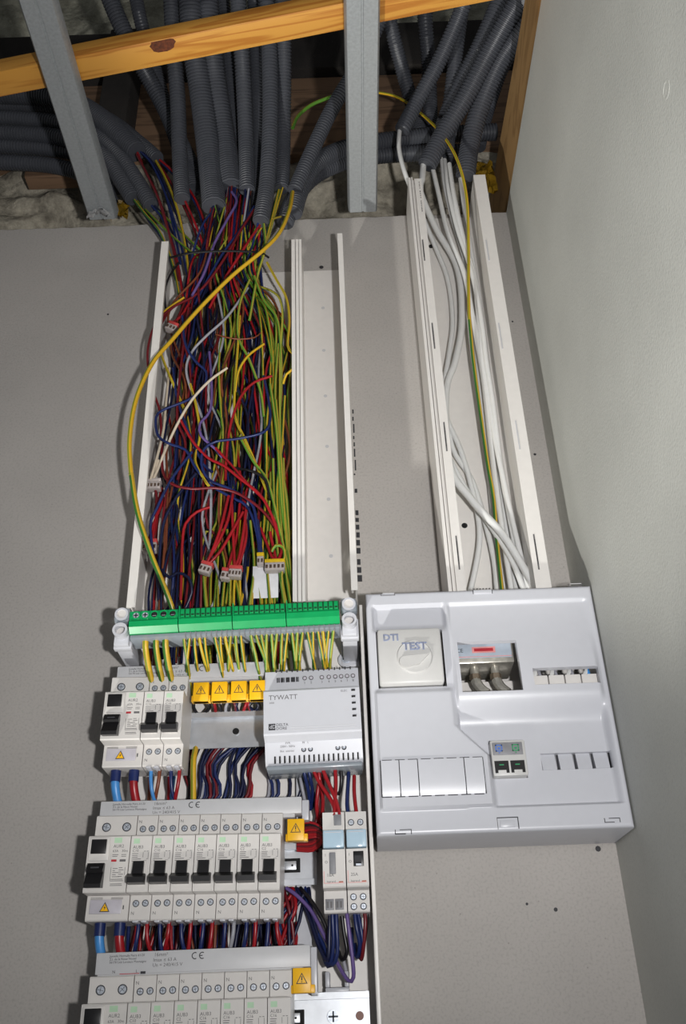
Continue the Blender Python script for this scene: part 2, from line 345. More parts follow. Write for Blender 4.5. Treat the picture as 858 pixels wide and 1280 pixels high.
# batten: runs across above the channels
zb = H+22
a, b = PZ(-60, 133, zb), PZ(640, -4, zb); a2, b2 = PZ(-60, 105, zb), PZ(640, -30, zb)
t = thing('pine_batten', 'yellow pine batten with a dark knot crossing above the steel channels', 'wooden batten', ((a[0]+b[0])/2, (a[1]+b[1])/2, zb))
ang = math.atan2(b[1]-a[1], b[0]-a[0]); t.rotation_euler = (0, 0, ang); Lb = math.hypot(b[0]-a[0], b[1]-a[1])
wd = 30.5
m = MB(); m.box(-Lb/2-200, Lb/2+60, -wd, 0, 0, 26, 'pine', .8); m.build('batten', t)
kq = PZ(203, 55, zb)-np.array([(a[0]+b[0])/2, (a[1]+b[1])/2, zb]); kx = kq[0]*math.cos(ang)+kq[1]*math.sin(ang); ky = -kq[0]*math.sin(ang)+kq[1]*math.cos(ang)
m = MB(); i = m.mi('knot'); n = 18; vs = []
for k in range(n):
    q = 2*math.pi*k/n; rr = random.uniform(.85, 1.12); vs.append((kx+15*rr*math.cos(q), max(-wd+.9, ky+9.5*rr*math.sin(q))))
A = [m.bm.verts.new((p[0]*MM, p[1]*MM, -.25*MM)) for p in vs]; m.face(A[::-1], i); B = [m.bm.verts.new((p[0]*MM, p[1]*MM, .6*MM)) for p in vs]
for k in range(n): m.face((A[k], A[(k+1) % n], B[(k+1) % n], B[k]), i)
m.build('knot', t, label='dark brown knot')

# foil and glue scraps at the channel feet
def crumple(name, cpx, y, w, h, mt, label, cat, seed):
    rnd = random.Random(seed); m = MB(); i = m.mi(mt); N = 9; c = P(*cpx, y); V = []
    for b in range(N):
        V.append([m.bm.verts.new(((c[0]+w*(a/(N-1)-.5)+rnd.uniform(-2, 2))*MM, (y+rnd.uniform(-7, 3)-6*math.sin(3*a/N))*MM, (c[2]+h*(b/(N-1)-.5)+rnd.uniform(-2, 2))*MM)) for a in range(N)])
    for b in range(N-1):
        for a in range(N-1): m.face((V[b][a], V[b][a+1], V[b+1][a+1], V[b+1][a]), i)
    r = bmesh.ops.solidify(m.bm, geom=list(m.bm.faces), thickness=.0015)
    return tag(m.build(name, sharp=20), label, cat)
crumple('foil_scrap', (124, 269), -20, 30, 12, 'silv', 'crumpled shiny foil at the foot of the left ceiling channel', 'foil', 1)
crumple('foam_scrap', (150, 266), 6, 24, 30, 'glue', 'yellow glue lump beside the left ceiling channel', 'glue', 2)
crumple('yellow_film', (604, 226), 14, 34, 66, 'glue', 'yellow translucent film hanging behind the right wall corner', 'plastic film', 3)

# ------------------------------------------------------------------ corrugated conduits
def conduit(uvy, r, label, group=None, inner=True, world=None):
    pts = world if world is not None else [P(*p) for p in uvy]
    c = spline(pts, 4); seg = np.r_[0, np.cumsum(np.linalg.norm(np.diff(c, axis=0), axis=1))]; Lt = seg[-1]
    pitch = 4.4 if r > 8 else 3.6; n = int(Lt/pitch); s = []; rr = []
    for k in range(n):
        for f_, q in ((0, 1), (.42, 1), (.55, .885), (.87, .885)): s.append((k+f_)*pitch); rr.append(r*q)
    s = np.array(s); pp = np.stack([np.interp(s, seg, c[:, k]) for k in range(3)], 1); rr = np.array(rr)
    # mouth: rolled into an inner bore near the end
    d = pp[-1]-pp[-5]; d /= np.linalg.norm(d); e = pp[-1]
    pp = np.vstack([pp, e, e-d*1, e-d*14]); rr = np.r_[rr, r*.8, r*.76, r*.72]
    m = MB(); m.sweep(pp, rr, 'icta', 12)
    o = m.build('conduit', sharp=60); o.name = 'corrugated_conduit'; return tag(o, label, 'conduit', group)
G = 'conduits hanging over the main trunking'
# listed from the open mouth upwards, (u, v, y); swept towards the mouth
def C(label, r, pts, group=G): return conduit(pts[::-1], r, label, group)
C('thin grey conduit hanging leftmost over the main trunking', 11, [(228, 252, -34), (225, 200, -40), (222, 120, -80), (217, 60, -120), (214, 0, -160), (212, -40, -190)])
C('thick grey conduit second from left over the main trunking', 16.2, [(268, 262, -40), (262, 200, -45), (252, 120, -85), (243, 60, -125), (238, 0, -165), (235, -40, -190)])
C('thickest grey conduit third from left, ending above blue wires', 16.4, [(289, 238, -36), (281, 180, -45), (270, 110, -85), (264, 60, -120), (258, 0, -160), (255, -40, -185)])
C('grey conduit fourth from left over the main trunking', 9.5, [(303, 248, -16), (297, 200, -22), (290, 120, -60), (285, 60, -95), (279, 0, -130), (276, -40, -160)])
C('grey conduit fifth from left with yellow and red wires in its mouth', 11, [(309, 240, -42), (308, 180, -50), (305, 110, -90), (302, 60, -125), (298, 0, -165), (296, -40, -190)])
C('grey conduit sixth from left, partly behind its neighbours', 10, [(320, 262, -20), (322, 200, -28), (322, 120, -65), (320, 60, -100), (318, 0, -140), (317, -40, -165)])
C('grey conduit reaching lowest over the main trunking', 11, [(326, 278, -52), (334, 230, -55), (338, 150, -80), (337, 60, -125), (334, 0, -165), (332, -40, -190)])
C('grey conduit rightmost of the vertical row above the trunking', 10.5, [(352, 240, -38), (354, 180, -46), (355, 110, -88), (355, 60, -122), (354, 0, -165), (354, -40, -190)])
C('slim grey conduit behind the vertical row', 9, [(344, 235, -12), (346, 170, -20), (348, 100, -60), (349, 40, -100), (348, -40, -150)])
G2 = 'conduits slanting in from upper left'
C('grey conduit slanting down from the batten, left one of two', 12.5, [(243, 240, 6), (232, 205, 4), (213, 150, -20), (190, 105, -50), (165, 60, -90), (140, 5, -130), (125, -40, -160)], G2)
C('grey conduit slanting down from the batten, right one of two', 10, [(262, 250, 8), (246, 215, 6), (226, 175, -6), (210, 140, -22), (192, 80, -60), (177, 30, -95), (165, -30, -130)], G2)
G3 = 'conduits sweeping in from the left'
C('thick grey conduit spilling red and blue wires left of the panel', 15.5, [(172, 191, -28), (150, 170, -26), (125, 148, -20), (95, 130, -12), (55, 120, -8), (0, 118, -6), (-50, 118, -6), (-330, 124, -4)], G3)
C('grey conduit with a pink and a yellow wire at its mouth', 11, [(198, 200, -18), (180, 184, -14), (155, 165, -8), (125, 148, 0), (90, 136, 6), (40, 132, 10), (-50, 132, 10), (-330, 138, 12)], G3)
C('grey conduit third in the bend left of the panel', 11.5, [(190, 258, -22), (170, 225, -22), (150, 196, -20), (125, 172, -14), (90, 158, -8), (40, 150, -4), (-50, 148, -4), (-330, 158, -2)], G3)
C('grey conduit fourth in the bend, lowest mouth on the left', 11.5, [(168, 251, -20), (152, 226, -20), (135, 200, -18), (112, 183, -12), (80, 173, -6), (40, 168, -2), (-50, 166, 0), (-330, 172, 2)], G3)
C('grey conduit lying flat, second from bottom at the left edge', 12, [(150, 236, 14), (132, 214, 14), (112, 196, 14), (80, 188, 14), (40, 184, 14), (-50, 182, 14), (-330, 186, 14)], G3)
C('grey conduit lying flat, lowest at the left edge', 11.5, [(146, 262, 22), (128, 238, 22), (104, 218, 22), (70, 208, 22), (30, 204, 22), (-50, 202, 22), (-330, 200, 22)], G3)
C('grey conduit topmost at the left edge below the batten', 11, [(205, 215, 24), (175, 180, 24), (140, 152, 24), (100, 134, 24), (60, 124, 22), (0, 126, 20), (-50, 127, 20), (-330, 140, 20)], G3)
G4 = 'conduits curving in behind the right channel'
C('grey conduit slanting up right beside the loose yellow wire', 10.5, [(368, 240, -40), (380, 212, -44), (398, 172, -52), (416, 135, -62), (440, 95, -78), (462, 55, -100), (480, 10, -130), (488, -40, -150)], G4)
C('grey conduit bending right behind the steel channel, upper', 12.5, [(366, 268, -30), (376, 236, -28), (396, 204, -22), (425, 188, -14), (460, 180, -8), (500, 174, 0), (560, 168, 6), (620, 165, 10)], G4)
C('grey conduit bending right behind the steel channel, lower', 12, [(356, 280, -22), (366, 252, -16), (390, 222, -8), (425, 204, 2), (460, 196, 8), (510, 192, 14), (590, 190, 18)], G4)
G5 = 'conduits over the communication trunking'
C('grey conduit ending highest over the communication trunking', 11, [(501, 166, -46), (520, 130, -62), (545, 85, -92), (566, 40, -125), (582, 0, -155), (595, -40, -180)], G5)
C('grey conduit with two white cables reaching lowest on the right', 13.2, [(532, 210, -44), (556, 165, -62), (584, 118, -92), (612, 65, -130), (640, 15, -170), (665, -25, -200)], G5)
C('grey conduit between the two thick ones on the right', 11, [(548, 190, -18), (556, 150, -30), (575, 105, -60), (598, 60, -95), (620, 10, -130), (640, -40, -160)], G5)
C('thick grey conduit ending rightmost next to the brown board', 13.5, [(582, 222, -34), (588, 180, -48), (602, 130, -78), (626, 75, -118), (655, 35, -150), (685, 0, -182), (705, -25, -205)], G5)
C('grey conduit dropping steeply behind the loose yellow wire', 11, [(528, 178, 12), (518, 140, 4), (504, 90, -30), (492, 45, -70), (482, 0, -105), (476, -40, -130)], G5)
C('grey conduit hanging straight in the gap right of the channel', 11.5, [(540, 190, 22), (538, 140, 12), (536, 80, -30), (532, 30, -75), (530, -30, -120)], G5)
C('grey conduit behind the slanting ones on the right', 11, [(562, 205, 10), (560, 160, 0), (566, 105, -40), (572, 50, -80), (580, -10, -120), (584, -40, -140)], G5)
C('dark conduit stub beside the brown board', 11, [(598, 186, 40), (606, 150, 30), (622, 100, 0), (640, 60, -40), (660, 20, -90)], G5)
crumple('torn_paper', (668, 8), -205, 26, 22, 'paper', 'torn white paper stuck at the top of the right wall edge', 'paper', 4)

# ------------------------------------------------------------------ main trunking
t = thing('cable_trunking', 'white open cable trunking full of coloured wires', 'trunking', (0, 0, 240))
def zbox(m, x0, x1, y0, y1, z0, z1, mt='white', b=0): m.box(x0, x1, y0, y1, z0-240, z1-240, mt, b)
m = MB(); zbox(m, 10, 236, -2, -.1, 240, 742); m.build('base_plate', t)
m = MB(); zbox(m, 9.5, 11.5, -60, -2, 240, 743); zbox(m, 9.3, 18.2, -60.5, -59.4, 240, 743); zbox(m, 13.4, 14.4, -58.6, -50, 240, 743); zbox(m, 17, 18, -58.6, -54, 240, 743); m.build('side_wall', t)
m = MB(); zbox(m, 172, 173.4, -60, -2, 240, 738); zbox(m, 182.6, 184, -60, -2, 240, 738); zbox(m, 171.8, 176, -60.4, -59, 240, 738); zbox(m, 177, 180.4, -60.6, -57, 240, 738); zbox(m, 181, 184.2, -60.4, -59, 240, 738); zbox(m, 176, 181, -57, -56, 240, 738); m.build('partition', t)
m = MB(); zbox(m, 233.6, 235.4, -60, -2, 250, 746); zbox(m, 229.5, 231.6, -60, -54, -230+480, 745); zbox(m, 229.3, 235.6, -60.6, -59.6, 250, 745.6); m.build('side_wall', t)
for v in (334, 385, 438, 495, 558, 624, 695):
    q = P({334: 402, 385: 404, 438: 405, 495: 407, 558: 409, 624: 411, 695: 414}[v], v, -2)
    MB().cyl((q[0], -1.9, q[2]-240), (0, -.35, 0), 2.8 if v == 334 else 2.2, 'inkd' if v == 334 else 'comb', 10).build('fixing_hole', t)
# chassis with backplate, lower partition, brackets
ch = thing('panel_chassis', 'white plastic chassis behind the breaker rows', 'panel chassis', (0, 0, 0))
m = MB(); m.box(13, 240, -8, -.2, -260, 239, 'white'); m.build('back_plate', ch)
m = MB(); m.box(172, 174, -18, -8, -260, 150, 'white2'); m.box(182, 184, -18, -8, -260, 150, 'white2'); m.box(171.8, 184.2, -18.4, -17.4, -260, 150, 'white2'); m.build('lower_partition', ch)
m = MB(); m.box(236.4, 239.8, -50, -8, -260, 239, 'white', .6); m.build('side_rim', ch)
def bracket(x, z, ry, flip):
    b = thing('terminal_bracket', 'white post bracket carrying the %s end of the green terminal bar' % ('right' if flip else 'left'), 'bracket', (x, -8, z), ry, 'terminal bar brackets')
    m = MB(); m.box(-7, 7, -72, 0, -9, 9, 'white2', 1.2); m.box(-9, 9, -6, 0, -14, 13, 'white2', 1.2); m.box(-8.5, 8.5, -66, -58, -10, 10, 'white2', 1); m.build('post', b)
    m = MB(); m.ring((0, -72, 3), (0, -9, 0), 7, 2.2, 'white2'); m.cyl((0, -72, 3), (0, -2, 0), 5.5, 'pale'); m.build('sleeve', b)
    m = MB(); m.box(-8, 8, -79, -64, 11, 27, 'clear', 4); m.build('end_cap', b)
    m = MB(); m.ring((0, -79, 19), (0, -1.5, 0), 6.4, 1.8, 'white2'); m.cyl((0, -79, 19), (0, -.6, 0), 5, 'pale'); m.build('cap_ring', b)
bq = P(147, 791, -88); bracket(bq[0]+2, bq[2], 0, 0)
bq = P(437, 778, -88); bracket(bq[0], bq[2], 0, 1)
q = P(433, 826, -10); m = MB(); m.cyl((q[0], -8, q[2]), (0, -5, 0), 8, 'white2', 18); m.cyl((q[0], -13, q[2]), (0, -1.5, 0), 4.5, 'screw'); m.box(q[0]-3.5, q[0]+3.5, -14.8, -14.3, q[2]-.6, q[2]+.6, 'groove'); m.build('fixing_boss', ch)
q = P(425, 1228, -20); m = MB(); m.box(q[0]-12, q[0]-8, -26, -8, q[2]-4, q[2]+8, 'white2', 1); m.box(q[0]+4, q[0]+8, -26, -8, q[2]-4, q[2]+8, 'white2', 1); m.box(q[0]-12, q[0]+8, -26, -8, q[2]-8, q[2]-4, 'white2', 1); m.build('rail_clip', ch)

# earth terminal bar
ta = P(163, 778, -84); tb = P(425, 764, -84); ry = -math.atan2(tb[2]-ta[2], tb[0]-ta[0]); L = math.hypot(tb[0]-ta[0], tb[2]-ta[2])
tt = thing('earth_terminal_bar', 'bright green earth terminal bar across the top of the breaker rows', 'terminal bar', ta, ry)
m = MB(); m.box(0, L, 1.5, 26, -16.5, -12.1, 'clear', 1); m.build('clear_carrier', tt)
SW = 46.; secs = [(0, SW, 0)]; sw = (L-SW)/3
GP = [(-2, 10), (-4, 9), (-4, 0), (-5.5, -1.5), (-5, -7), (0, -12), (22, -12), (22, 10)]
m = MB(); m.prism(GP, 'x', 0, SW-.6, 'green'); m.build('screw_block', tt)
for k in range(5):
    x = 6+k*8.6; c = MB(); c.ring((x, -3.6, 4.6), (0, -1.6, 0), 4.1, 1.1, 'green', 16)
    if k < 2: c.cyl((x, -3.6, 4.6), (0, -1.2, 0), 2.9, 'screw', 14); c.box(x-2.2, x+2.2, -5.1, -4.7, 4.1, 5.1, 'groove'); c.box(x-.5, x+.5, -5.1, -4.7, 2.4, 6.8, 'groove')
    else: c.cyl((x, -3.6, 4.6), (0, -.7, 0), 3, 'hole', 14); c.box(x-1.8, x+1.8, -4.7, -4.2, 3.2, 3.9, 'gclip')
    c.build('screw_terminal', tt)
for g in range(3):
    x0 = SW+g*sw; m = MB(); m.prism(GP, 'x', x0+.3, x0+sw-.5, 'green'); m.box(x0+.3, x0+1.2, -6, 4, -2, 11.5, 'green'); m.build('spring_block', tt)
    for k in range(10):
        wv = (sw-2)/10; xa = x0+1.4+k*wv
        m = MB(); m.box(xa+.3, xa+wv-.9, -5.2, -3.8, 1, 8.6, 'green', .5); m.box(xa+.8, xa+wv-1.4, -5.4, -5.1, 1.6, 3.4, 'greend'); m.build('clamp_lever', tt)
        m = MB(); m.box(xa+wv-.8, xa+wv+.2, -4.3, -3.9, .4, 9.2, 'greend'); m.box(xa+.3, xa+wv-.9, -4.25, -3.9, 8.5, 9.2, 'greend'); m.build('slot', tt)
        m = MB(); m.box(xa+wv-.7, xa+wv+.1, 1, 24, -17, -12.2, 'gclip'); m.build('carrier_rib', tt)

# ------------------------------------------------------------------ DIN rails
def din(x0, x1, zc, ry, label, holes):
    t = thing('mounting_rail', label, 'rail', (x0, 0, zc), ry, 'zinc mounting rails'); L = x1-x0
    prof = [(-26, 17.5), (-26, 12.5), (-19.5, 12.5), (-19.5, -12.5), (-26, -12.5), (-26, -17.5), (-25, -17.5), (-25, -13.5), (-18.4, -13.5), (-18.4, 13.5), (-25, 13.5), (-25, 17.5)]
    m = MB(); m.prism(prof, 'x', 0, L, 'rail'); m.build('rail_profile', t, sharp=20)
    for hx, kind in holes:
        m = MB()
        if kind == 'hole': m.cyl((hx-x0, -19.3, 0), (0, -.4, 0), 3.2, 'hole', 14); m.ring((hx-x0, -19.5, 0), (0, -.6, 0), 4.2, 1, 'rail')
        if kind == 'slot': m.box(hx-x0-7, hx-x0+7, -19.9, -19.3, -6, 6, 'hole', 1); m.box(hx-x0-8, hx-x0+3.5, -20.2, -19.5, -3.6, 3.6, 'rail', .3); m.cyl((hx-x0, -20.1, 0), (0, -.3, 0), 1, 'hole', 8)
        if kind == 'screw': m.cyl((hx-x0, -19.4, 0), (0, -2.2, 0), 5, 'screw', 16); m.box(hx-x0-4, hx-x0+4, -21.9, -21.4, -.7, .7, 'groove'); m.box(hx-x0-.7, hx-x0+.7, -21.9, -21.4, -4, 4, 'groove')
        if kind == 'rust': m.cyl((hx-x0, -19.4, 0), (0, -.5, 0), 3.4, 'brownw', 14)
        m.build({'hole': 'round_hole', 'slot': 'slot', 'screw': 'screw_head', 'rust': 'screw_hole'}[kind], t)
    for k in range(3): m = MB(); m.box(20+k*70, 21, -25, -8, -14, 14, 'rail') ; m.bm.free()
    # stand-offs to the chassis
    for xs in (10, L-14): m = MB(); m.box(xs, xs+8, -18.4, -8.1, -8, 8, 'white2'); m.build('stand_off', t)
    return t
Z1, Z2, Z3 = 125., 0., -126.
T1, T2, T3 = math.radians(.9), math.radians(1.05), math.radians(-.1)
din(14, 226, 126, 0, 'zinc mounting rail between the two top breakers and the white power meter', [(114.7, 'hole')])
din(14, 189.5, 3, 0, 'zinc mounting rail of the middle breaker row', [(168, 'slot')])
din(14, 231, -115.6, 0, 'zinc mounting rail at the bottom edge with screw heads', [(170.5, 'slot'), (201.2, 'screw'), (222.8, 'rust')])

# ------------------------------------------------------------------ circuit breakers
def screw_mesh(r=2.3):
    m = MB(); m.cyl((0, 0, 0), (0, -.3, 0), r*1.2, 'groove', 14); m.cyl((0, -.2, 0), (0, -.7, 0), r, 'screw', 14, r*.8)
    m.box(-r*.75, r*.75, -1, -.8, -.17, .17, 'groove'); m.box(-.17, .17, -1, -.8, -r*.5, r*.5, 'groove'); return m.mesh('screw')
SCR = screw_mesh(); SCRB = screw_mesh(3.2)
def breaker_body(m, w, mt='pale'):
    for prof in ([(-26, -42), (-57, -42), (-58, -41), (-58, -22.5), (-74, -22.5), (-75, -21.5), (-75, 21.5), (-74, 22.5), (-58, 22.5), (-58, 42), (-57, 43), (-26, 43)],):
        m.prism(prof, 'x', .2, w-.2, mt)
def lines(m, x, z, ws, dz=1.5, h=.45, mt='ink'):
    for k, ww in enumerate(ws): m.box(x, x+ww, -75.12, -74.9, z-k*dz-h/2, z-k*dz+h/2, mt)
def make_mcb():
    t = thing('circuit_breaker', '', 'circuit breaker')
    m = MB(); breaker_body(m, 17.8); m.build('body', t)
    m = MB(); m.box(3.6, 14.2, -76.4, -75, -17, 1.5, 'pale', .5); m.box(3.2, 14.6, -75.5, -75, -17.5, 2, 'pale', .2); m.build('toggle_frame', t)
    m = MB(); m.prism([(-75, -15.5), (-75, 1), (-79, 1), (-80, -8), (-80, -15)], 'x', 4.4, 13.2, 'black'); m.prism([(-76, -17), (-84, -16.5), (-85, -12.5), (-80, -9), (-76, -9)], 'x', 1.4, 15.2, 'black'); m.build('toggle', t)
    for x, z in ((5.2, 31), (13, 31.2), (5.2, -28.8), (13, -28.6)): s = link('screw', SCR, t); s.location = (x*MM, -.058, z*MM); s.rotation_euler = (0, random.uniform(0, 3), 0)
    m = MB(); m.box(2.4, 7.4, -75.1, -74.9, 15.6, 19.6, 'inkg'); m.build('green_mark', t)
    m = MB(); lines(m, 2, 7.6, [5, 4.6, 4.8, 7.5, 6.6], 1.45); lines(m, 11.6, 9.4, [1.6], 1, .4); lines(m, 14, 9.4, [1.6], 1, .4)
    m.box(11, 11.3, -75.12, -74.9, 4.5, 8.6, 'ink'); m.box(15.3, 15.6, -75.12, -74.9, 3.5, 8.6, 'ink'); m.box(14, 15.6, -75.12, -74.9, 3.2, 3.5, 'ink'); lines(m, 11.8, 1.9, [2.6], 1, .8); m.build('printed_diagram', t)
    txt('AUB3', 2.1, -75, 11.6, 2.6, 'ink', t); txt('N', 1.2, -58, 36, 2.6, 'ink', t); txt('N', 1.6, -58, -37.5, 2.6, 'ink', t)
    m = MB(); m.box(3.6, 8, -59, -34, -43.4, -41.8, 'white2', .4); m.box(10.8, 15, -59, -34, -43.4, -41.8, 'white2', .4); m.build('wire_entry', t)
    return t
def make_rcd():
    t = thing('residual_current_device', '', 'circuit breaker'); w = 35.6
    m = MB(); breaker_body(m, w); m.build('body', t)
    m = MB(); m.box(1.6, 18.6, -76.6, -75, 2, 21, 'pale', 1); m.build('button_surround', t)
    m = MB(); m.box(3.4, 16.2, -77.6, -76, 7.6, 19.2, 'black', .5); m.build('test_button', t)
    m = MB(); m.prism([(-75, -19), (-75, 0), (-78, 0), (-82, -6), (-79, -8), (-84, -17), (-83, -20)], 'x', 2.6, 16.4, 'black'); m.box(6, 13, -81.3, -79.2, -4.6, -3.4, 'inkd'); m.build('toggle', t)
    for x in (9.5, 27): s = link('screw', SCRB, t); s.location = (x*MM, -.058, .033); s.rotation_euler = (0, random.uniform(0, 3), 0)
    m = MB(); m.box(22, 28.4, -75.1, -74.9, 16.4, 20.6, 'inkg'); m.build('green_mark', t)
    m = MB(); m.box(21, 25.4, -75.14, -74.9, 1.4, 3.2, 'inkr'); m.box(28, 33, -75.14, -74.9, 1.4, 3.2, 'ink'); m.build('red_mark', t)
    m = MB(); m.box(21.4, 21.7, -75.12, -74.9, -14, -3, 'ink'); m.box(33, 33.3, -75.12, -74.9, -9, -3, 'ink'); lines(m, 23, -4, [4, 2, 5, 3, 6], 1.6); lines(m, 28, -3.4, [3, 4, 2, 4, 3], 1.7); lines(m, 22, -12.4, [10, 10.5, 0.1, 9.5, 10], 1.2); lines(m, 21.5, 7, [5, 4.2], 1.4); lines(m, 29, 7, [4, 4], 1.4); m.build('printed_diagram', t)
    txt('AUR2', 21.6, -75, 12.6, 2.6, 'ink', t); txt('63A', 21.4, -75, 9, 2.1, 'ink', t); txt('30m', 29, -75, 9, 2.1, 'ink', t)
    # lower label plate with warning triangle
    m = MB(); m.box(3, 29.5, -59, -57.9, -36.5, -25.5, 'lbl', .5); lines(m, 3, -100, []); m.build('label_plate', t)
    m = MB(); m.prism([(11.5, -35), (20, -35), (15.75, -27.4)], 'y', -59.3, -58.9, 'inkd'); m.prism([(12.5, -34.4), (19, -34.4), (15.75, -28.6)], 'y', -59.5, -59.2, 'yel'); m.prism([(16.4, -29.6), (15, -32.2), (16, -32), (15.2, -34), (16.8, -31.4), (15.8, -31.5)], 'y', -59.7, -59.4, 'inkd'); m.build('warning_triangle', t)
    m = MB()
    for x, ww in ((3, 10), (20, 10)): m.box(x, x+ww, -58.15, -57.9, -24.3, -23.9, 'ink'); m.box(x, x+ww, -58.15, -57.9, -25.2, -24.9, 'ink')
    m.box(30.6, 31.4, -58.4, -57.9, -33, -30, 'inkd'); m.build('printed_lines', t)
    return t
MCB = make_mcb(); RCD = make_rcd(); first = {'m': True, 'r': True}
def put(proto, key, x, z, tilt, x0, label, group):
    if first[key]: o = proto; first[key] = False
    else: o = copy_tree(proto)
    o.location = ((x0+x*math.cos(tilt))*MM, 0, (z-x*math.sin(tilt))*MM); o.rotation_euler = (0, tilt, 0); o['label'] = label; o['group'] = group; return o
ORD = ['first', 'second', 'third', 'fourth', 'fifth', 'sixth', 'seventh']
rows = [('top', Z1+2.0, T1, 1.2, ['C16', 'C10']), ('middle', Z2, T2, 0, ['C10', 'C10', 'C16', 'C16', 'C16', 'C2', 'C2']), ('bottom', Z3, T3, 8.3, ['C10', 'C10', 'C2', 'C16', 'C16', 'C16', 'C16'])]
for rn, z, tl, x0, rat in rows:
    put(RCD, 'r', 0, z, tl, x0, f'wide light grey differential switch with black lever heading the {rn} row', 'differential switches')
    for k, c in enumerate(rat):
        b = put(MCB, 'm', 36+k*18, z, tl, x0, f'light grey {c} circuit breaker, {ORD[k]} after the differential switch in the {rn} row', f'circuit breakers in the {rn} row')
        b['rating'] = c
for o in [o for o in COL.objects if o.get('rating')]:
    txt(o['rating'], 2.0, -75, 8.9, 2.2, 'ink', o); del o['rating']

# comb busbars with yellow tooth covers
def cap(x, z, y, t, w=14.5, h=18):
    m = MB(); m.box(x, x+w, y, y+8, z-h, z, 'yel', .6); m.box(x-1.5, x+w+3, y+2, y+9, z-h, z-h+6, 'yel', .5); c = m.build('yellow_tooth_cover', t)
    m = MB(); cx = x+w/2; tri = [(cx-4.6, z-11.5), (cx+4.6, z-11.5), (cx, z-3.5)]
    def inset(p, k): g = (sum(a[0] for a in p)/3, sum(a[1] for a in p)/3); return [(g[0]+(a[0]-g[0])*k, g[1]+(a[1]-g[1])*k) for a in p]
    m.prism(tri, 'y', y-.15, y+.1, 'inkd'); m.prism(inset(tri, .78), 'y', y-.25, y, 'yel'); m.box(cx-.45, cx+.45, y-.35, y, z-9, z-6, 'inkd'); m.box(cx-.45, cx+.45, y-.35, y, z-10.4, z-9.7, 'inkd'); m.build('warning_triangle', c)
def comb(x0, x1, z0, z1, ry, label, caps, xt=0):
    t = thing('comb_busbar', label, 'busbar', (x0, 0, z0), ry, 'comb busbars above the breaker rows'); L = x1-x0; h = z1-z0
    m = MB(); m.box(0, L, -52, -38, 0, h, 'comb', .6); m.build('bar', t)
    m = MB(); m.box(2, L-6, -51, -44, -3, 0, 'comb'); m.build('tooth_strip', t)
    y = -52
    for k, s in enumerate(['Jumelle Hornulle Petra 61/20', 'Z.I. de la Noue Noisel', '56170 Laiz Lorence Montaigne']): txt(s, 11, y, h-3.6-k*2.3, 1.75, 'inkd', t)
    txt('16mm²', 47, y, h-4.2, 2.9, 'ink', t); txt('Imax ≤ 63 A', 46.5, y, h-8.0, 2.7, 'ink', t); txt('Un = 240/415 V', 46.3, y, h-11.8, 2.7, 'ink', t); txt('C€'.replace('€', ' E'), 0, y, 0, 1, 'ink', t).location.z = -1 if False else 0
    return t, h
def comb_finish(t, h, caps):
    # CE mark as drawn shapes
    for o in list(t.children):
        if o.name.startswith('printed_text') and o.location.z == 0 and o.location.x == 0: bpy.data.objects.remove(o)
    def arc(cx, cz, r):
        m = MB(); pts = [(cx+r*math.cos(a), cz+r*math.sin(a)) for a in np.linspace(math.radians(60), math.radians(300), 11)]; pin = [(cx+(r-.75)*math.cos(a), cz+(r-.75)*math.sin(a)) for a in np.linspace(math.radians(300), math.radians(60), 11)]
        i = m.mi('inkd'); A = [m.bm.verts.new((p[0]*MM, -52.15*MM, p[1]*MM)) for p in pts]; B = [m.bm.verts.new((p[0]*MM, -52.15*MM, p[1]*MM)) for p in pin[::-1]]
        for k in range(10): m.face((A[k], A[k+1], B[k+1], B[k]), i)
        return m
    arc(80.4, h-4.8, 2.7).build('ce_mark', t); e = arc(86.4, h-4.8, 2.7); e.box(83.8, 86.6, -52.25, -52, h-5.15, h-4.45, 'inkd'); e.build('ce_mark', t)
    for (x, z) in caps: cap(x, z, -61, t)
a = P(126, 1003, -52); b = P(377, 997, -52)
t, h = comb(a[0], b[0], 42.2, 56.5, T2*.6, 'long light grey comb busbar above the middle breaker row', [])
q = P(358, 1021, -61); comb_finish(t, h, [(q[0]-a[0]+1, q[2]-42.2)])
m = MB(); m.box(b[0]-a[0], b[0]-a[0]+6, -44, -30, -4, h-1, 'white2', .5); m.build('end_piece', t)
a = P(147, 836, -52); b = P(331, 829, -52)
t, h = comb(a[0], b[0], 168.5, 182.5, 0, 'short light grey comb busbar above the top row, with four yellow covers', [])
cz = P(244, 853, -61)[2]; comb_finish(t, h, [(P(u, 853, -61)[0]-a[0], cz-168.5) for u in (242, 265, 289, 312)])
a = P(121, 1192, -52); b = P(388, 1183, -52)
t, h = comb(a[0], b[0], -81.5, -65.3, -math.radians(.2), 'long light grey comb busbar above the bottom breaker row', [])
q = P(366, 1212, -61); comb_finish(t, h, [(q[0]-a[0], q[2]+82)])
m = MB(); m.box(b[0]-a[0], b[0]-a[0]+5, -44, -30, -20, h-1, 'white2', .5); m.build('end_piece', t)
txt('N', 14, -52, .8, 2.2, 'inkd', t); txt('L', 33, -52, .8, 2.2, 'inkd', t)
m = MB(); m.box(20, 36, -52.3, -52, -.2, .3, 'inkr'); m.box(37, 41, -52.6, -52, -.4, 1.4, 'inkd'); m.build('slot_mark', t)

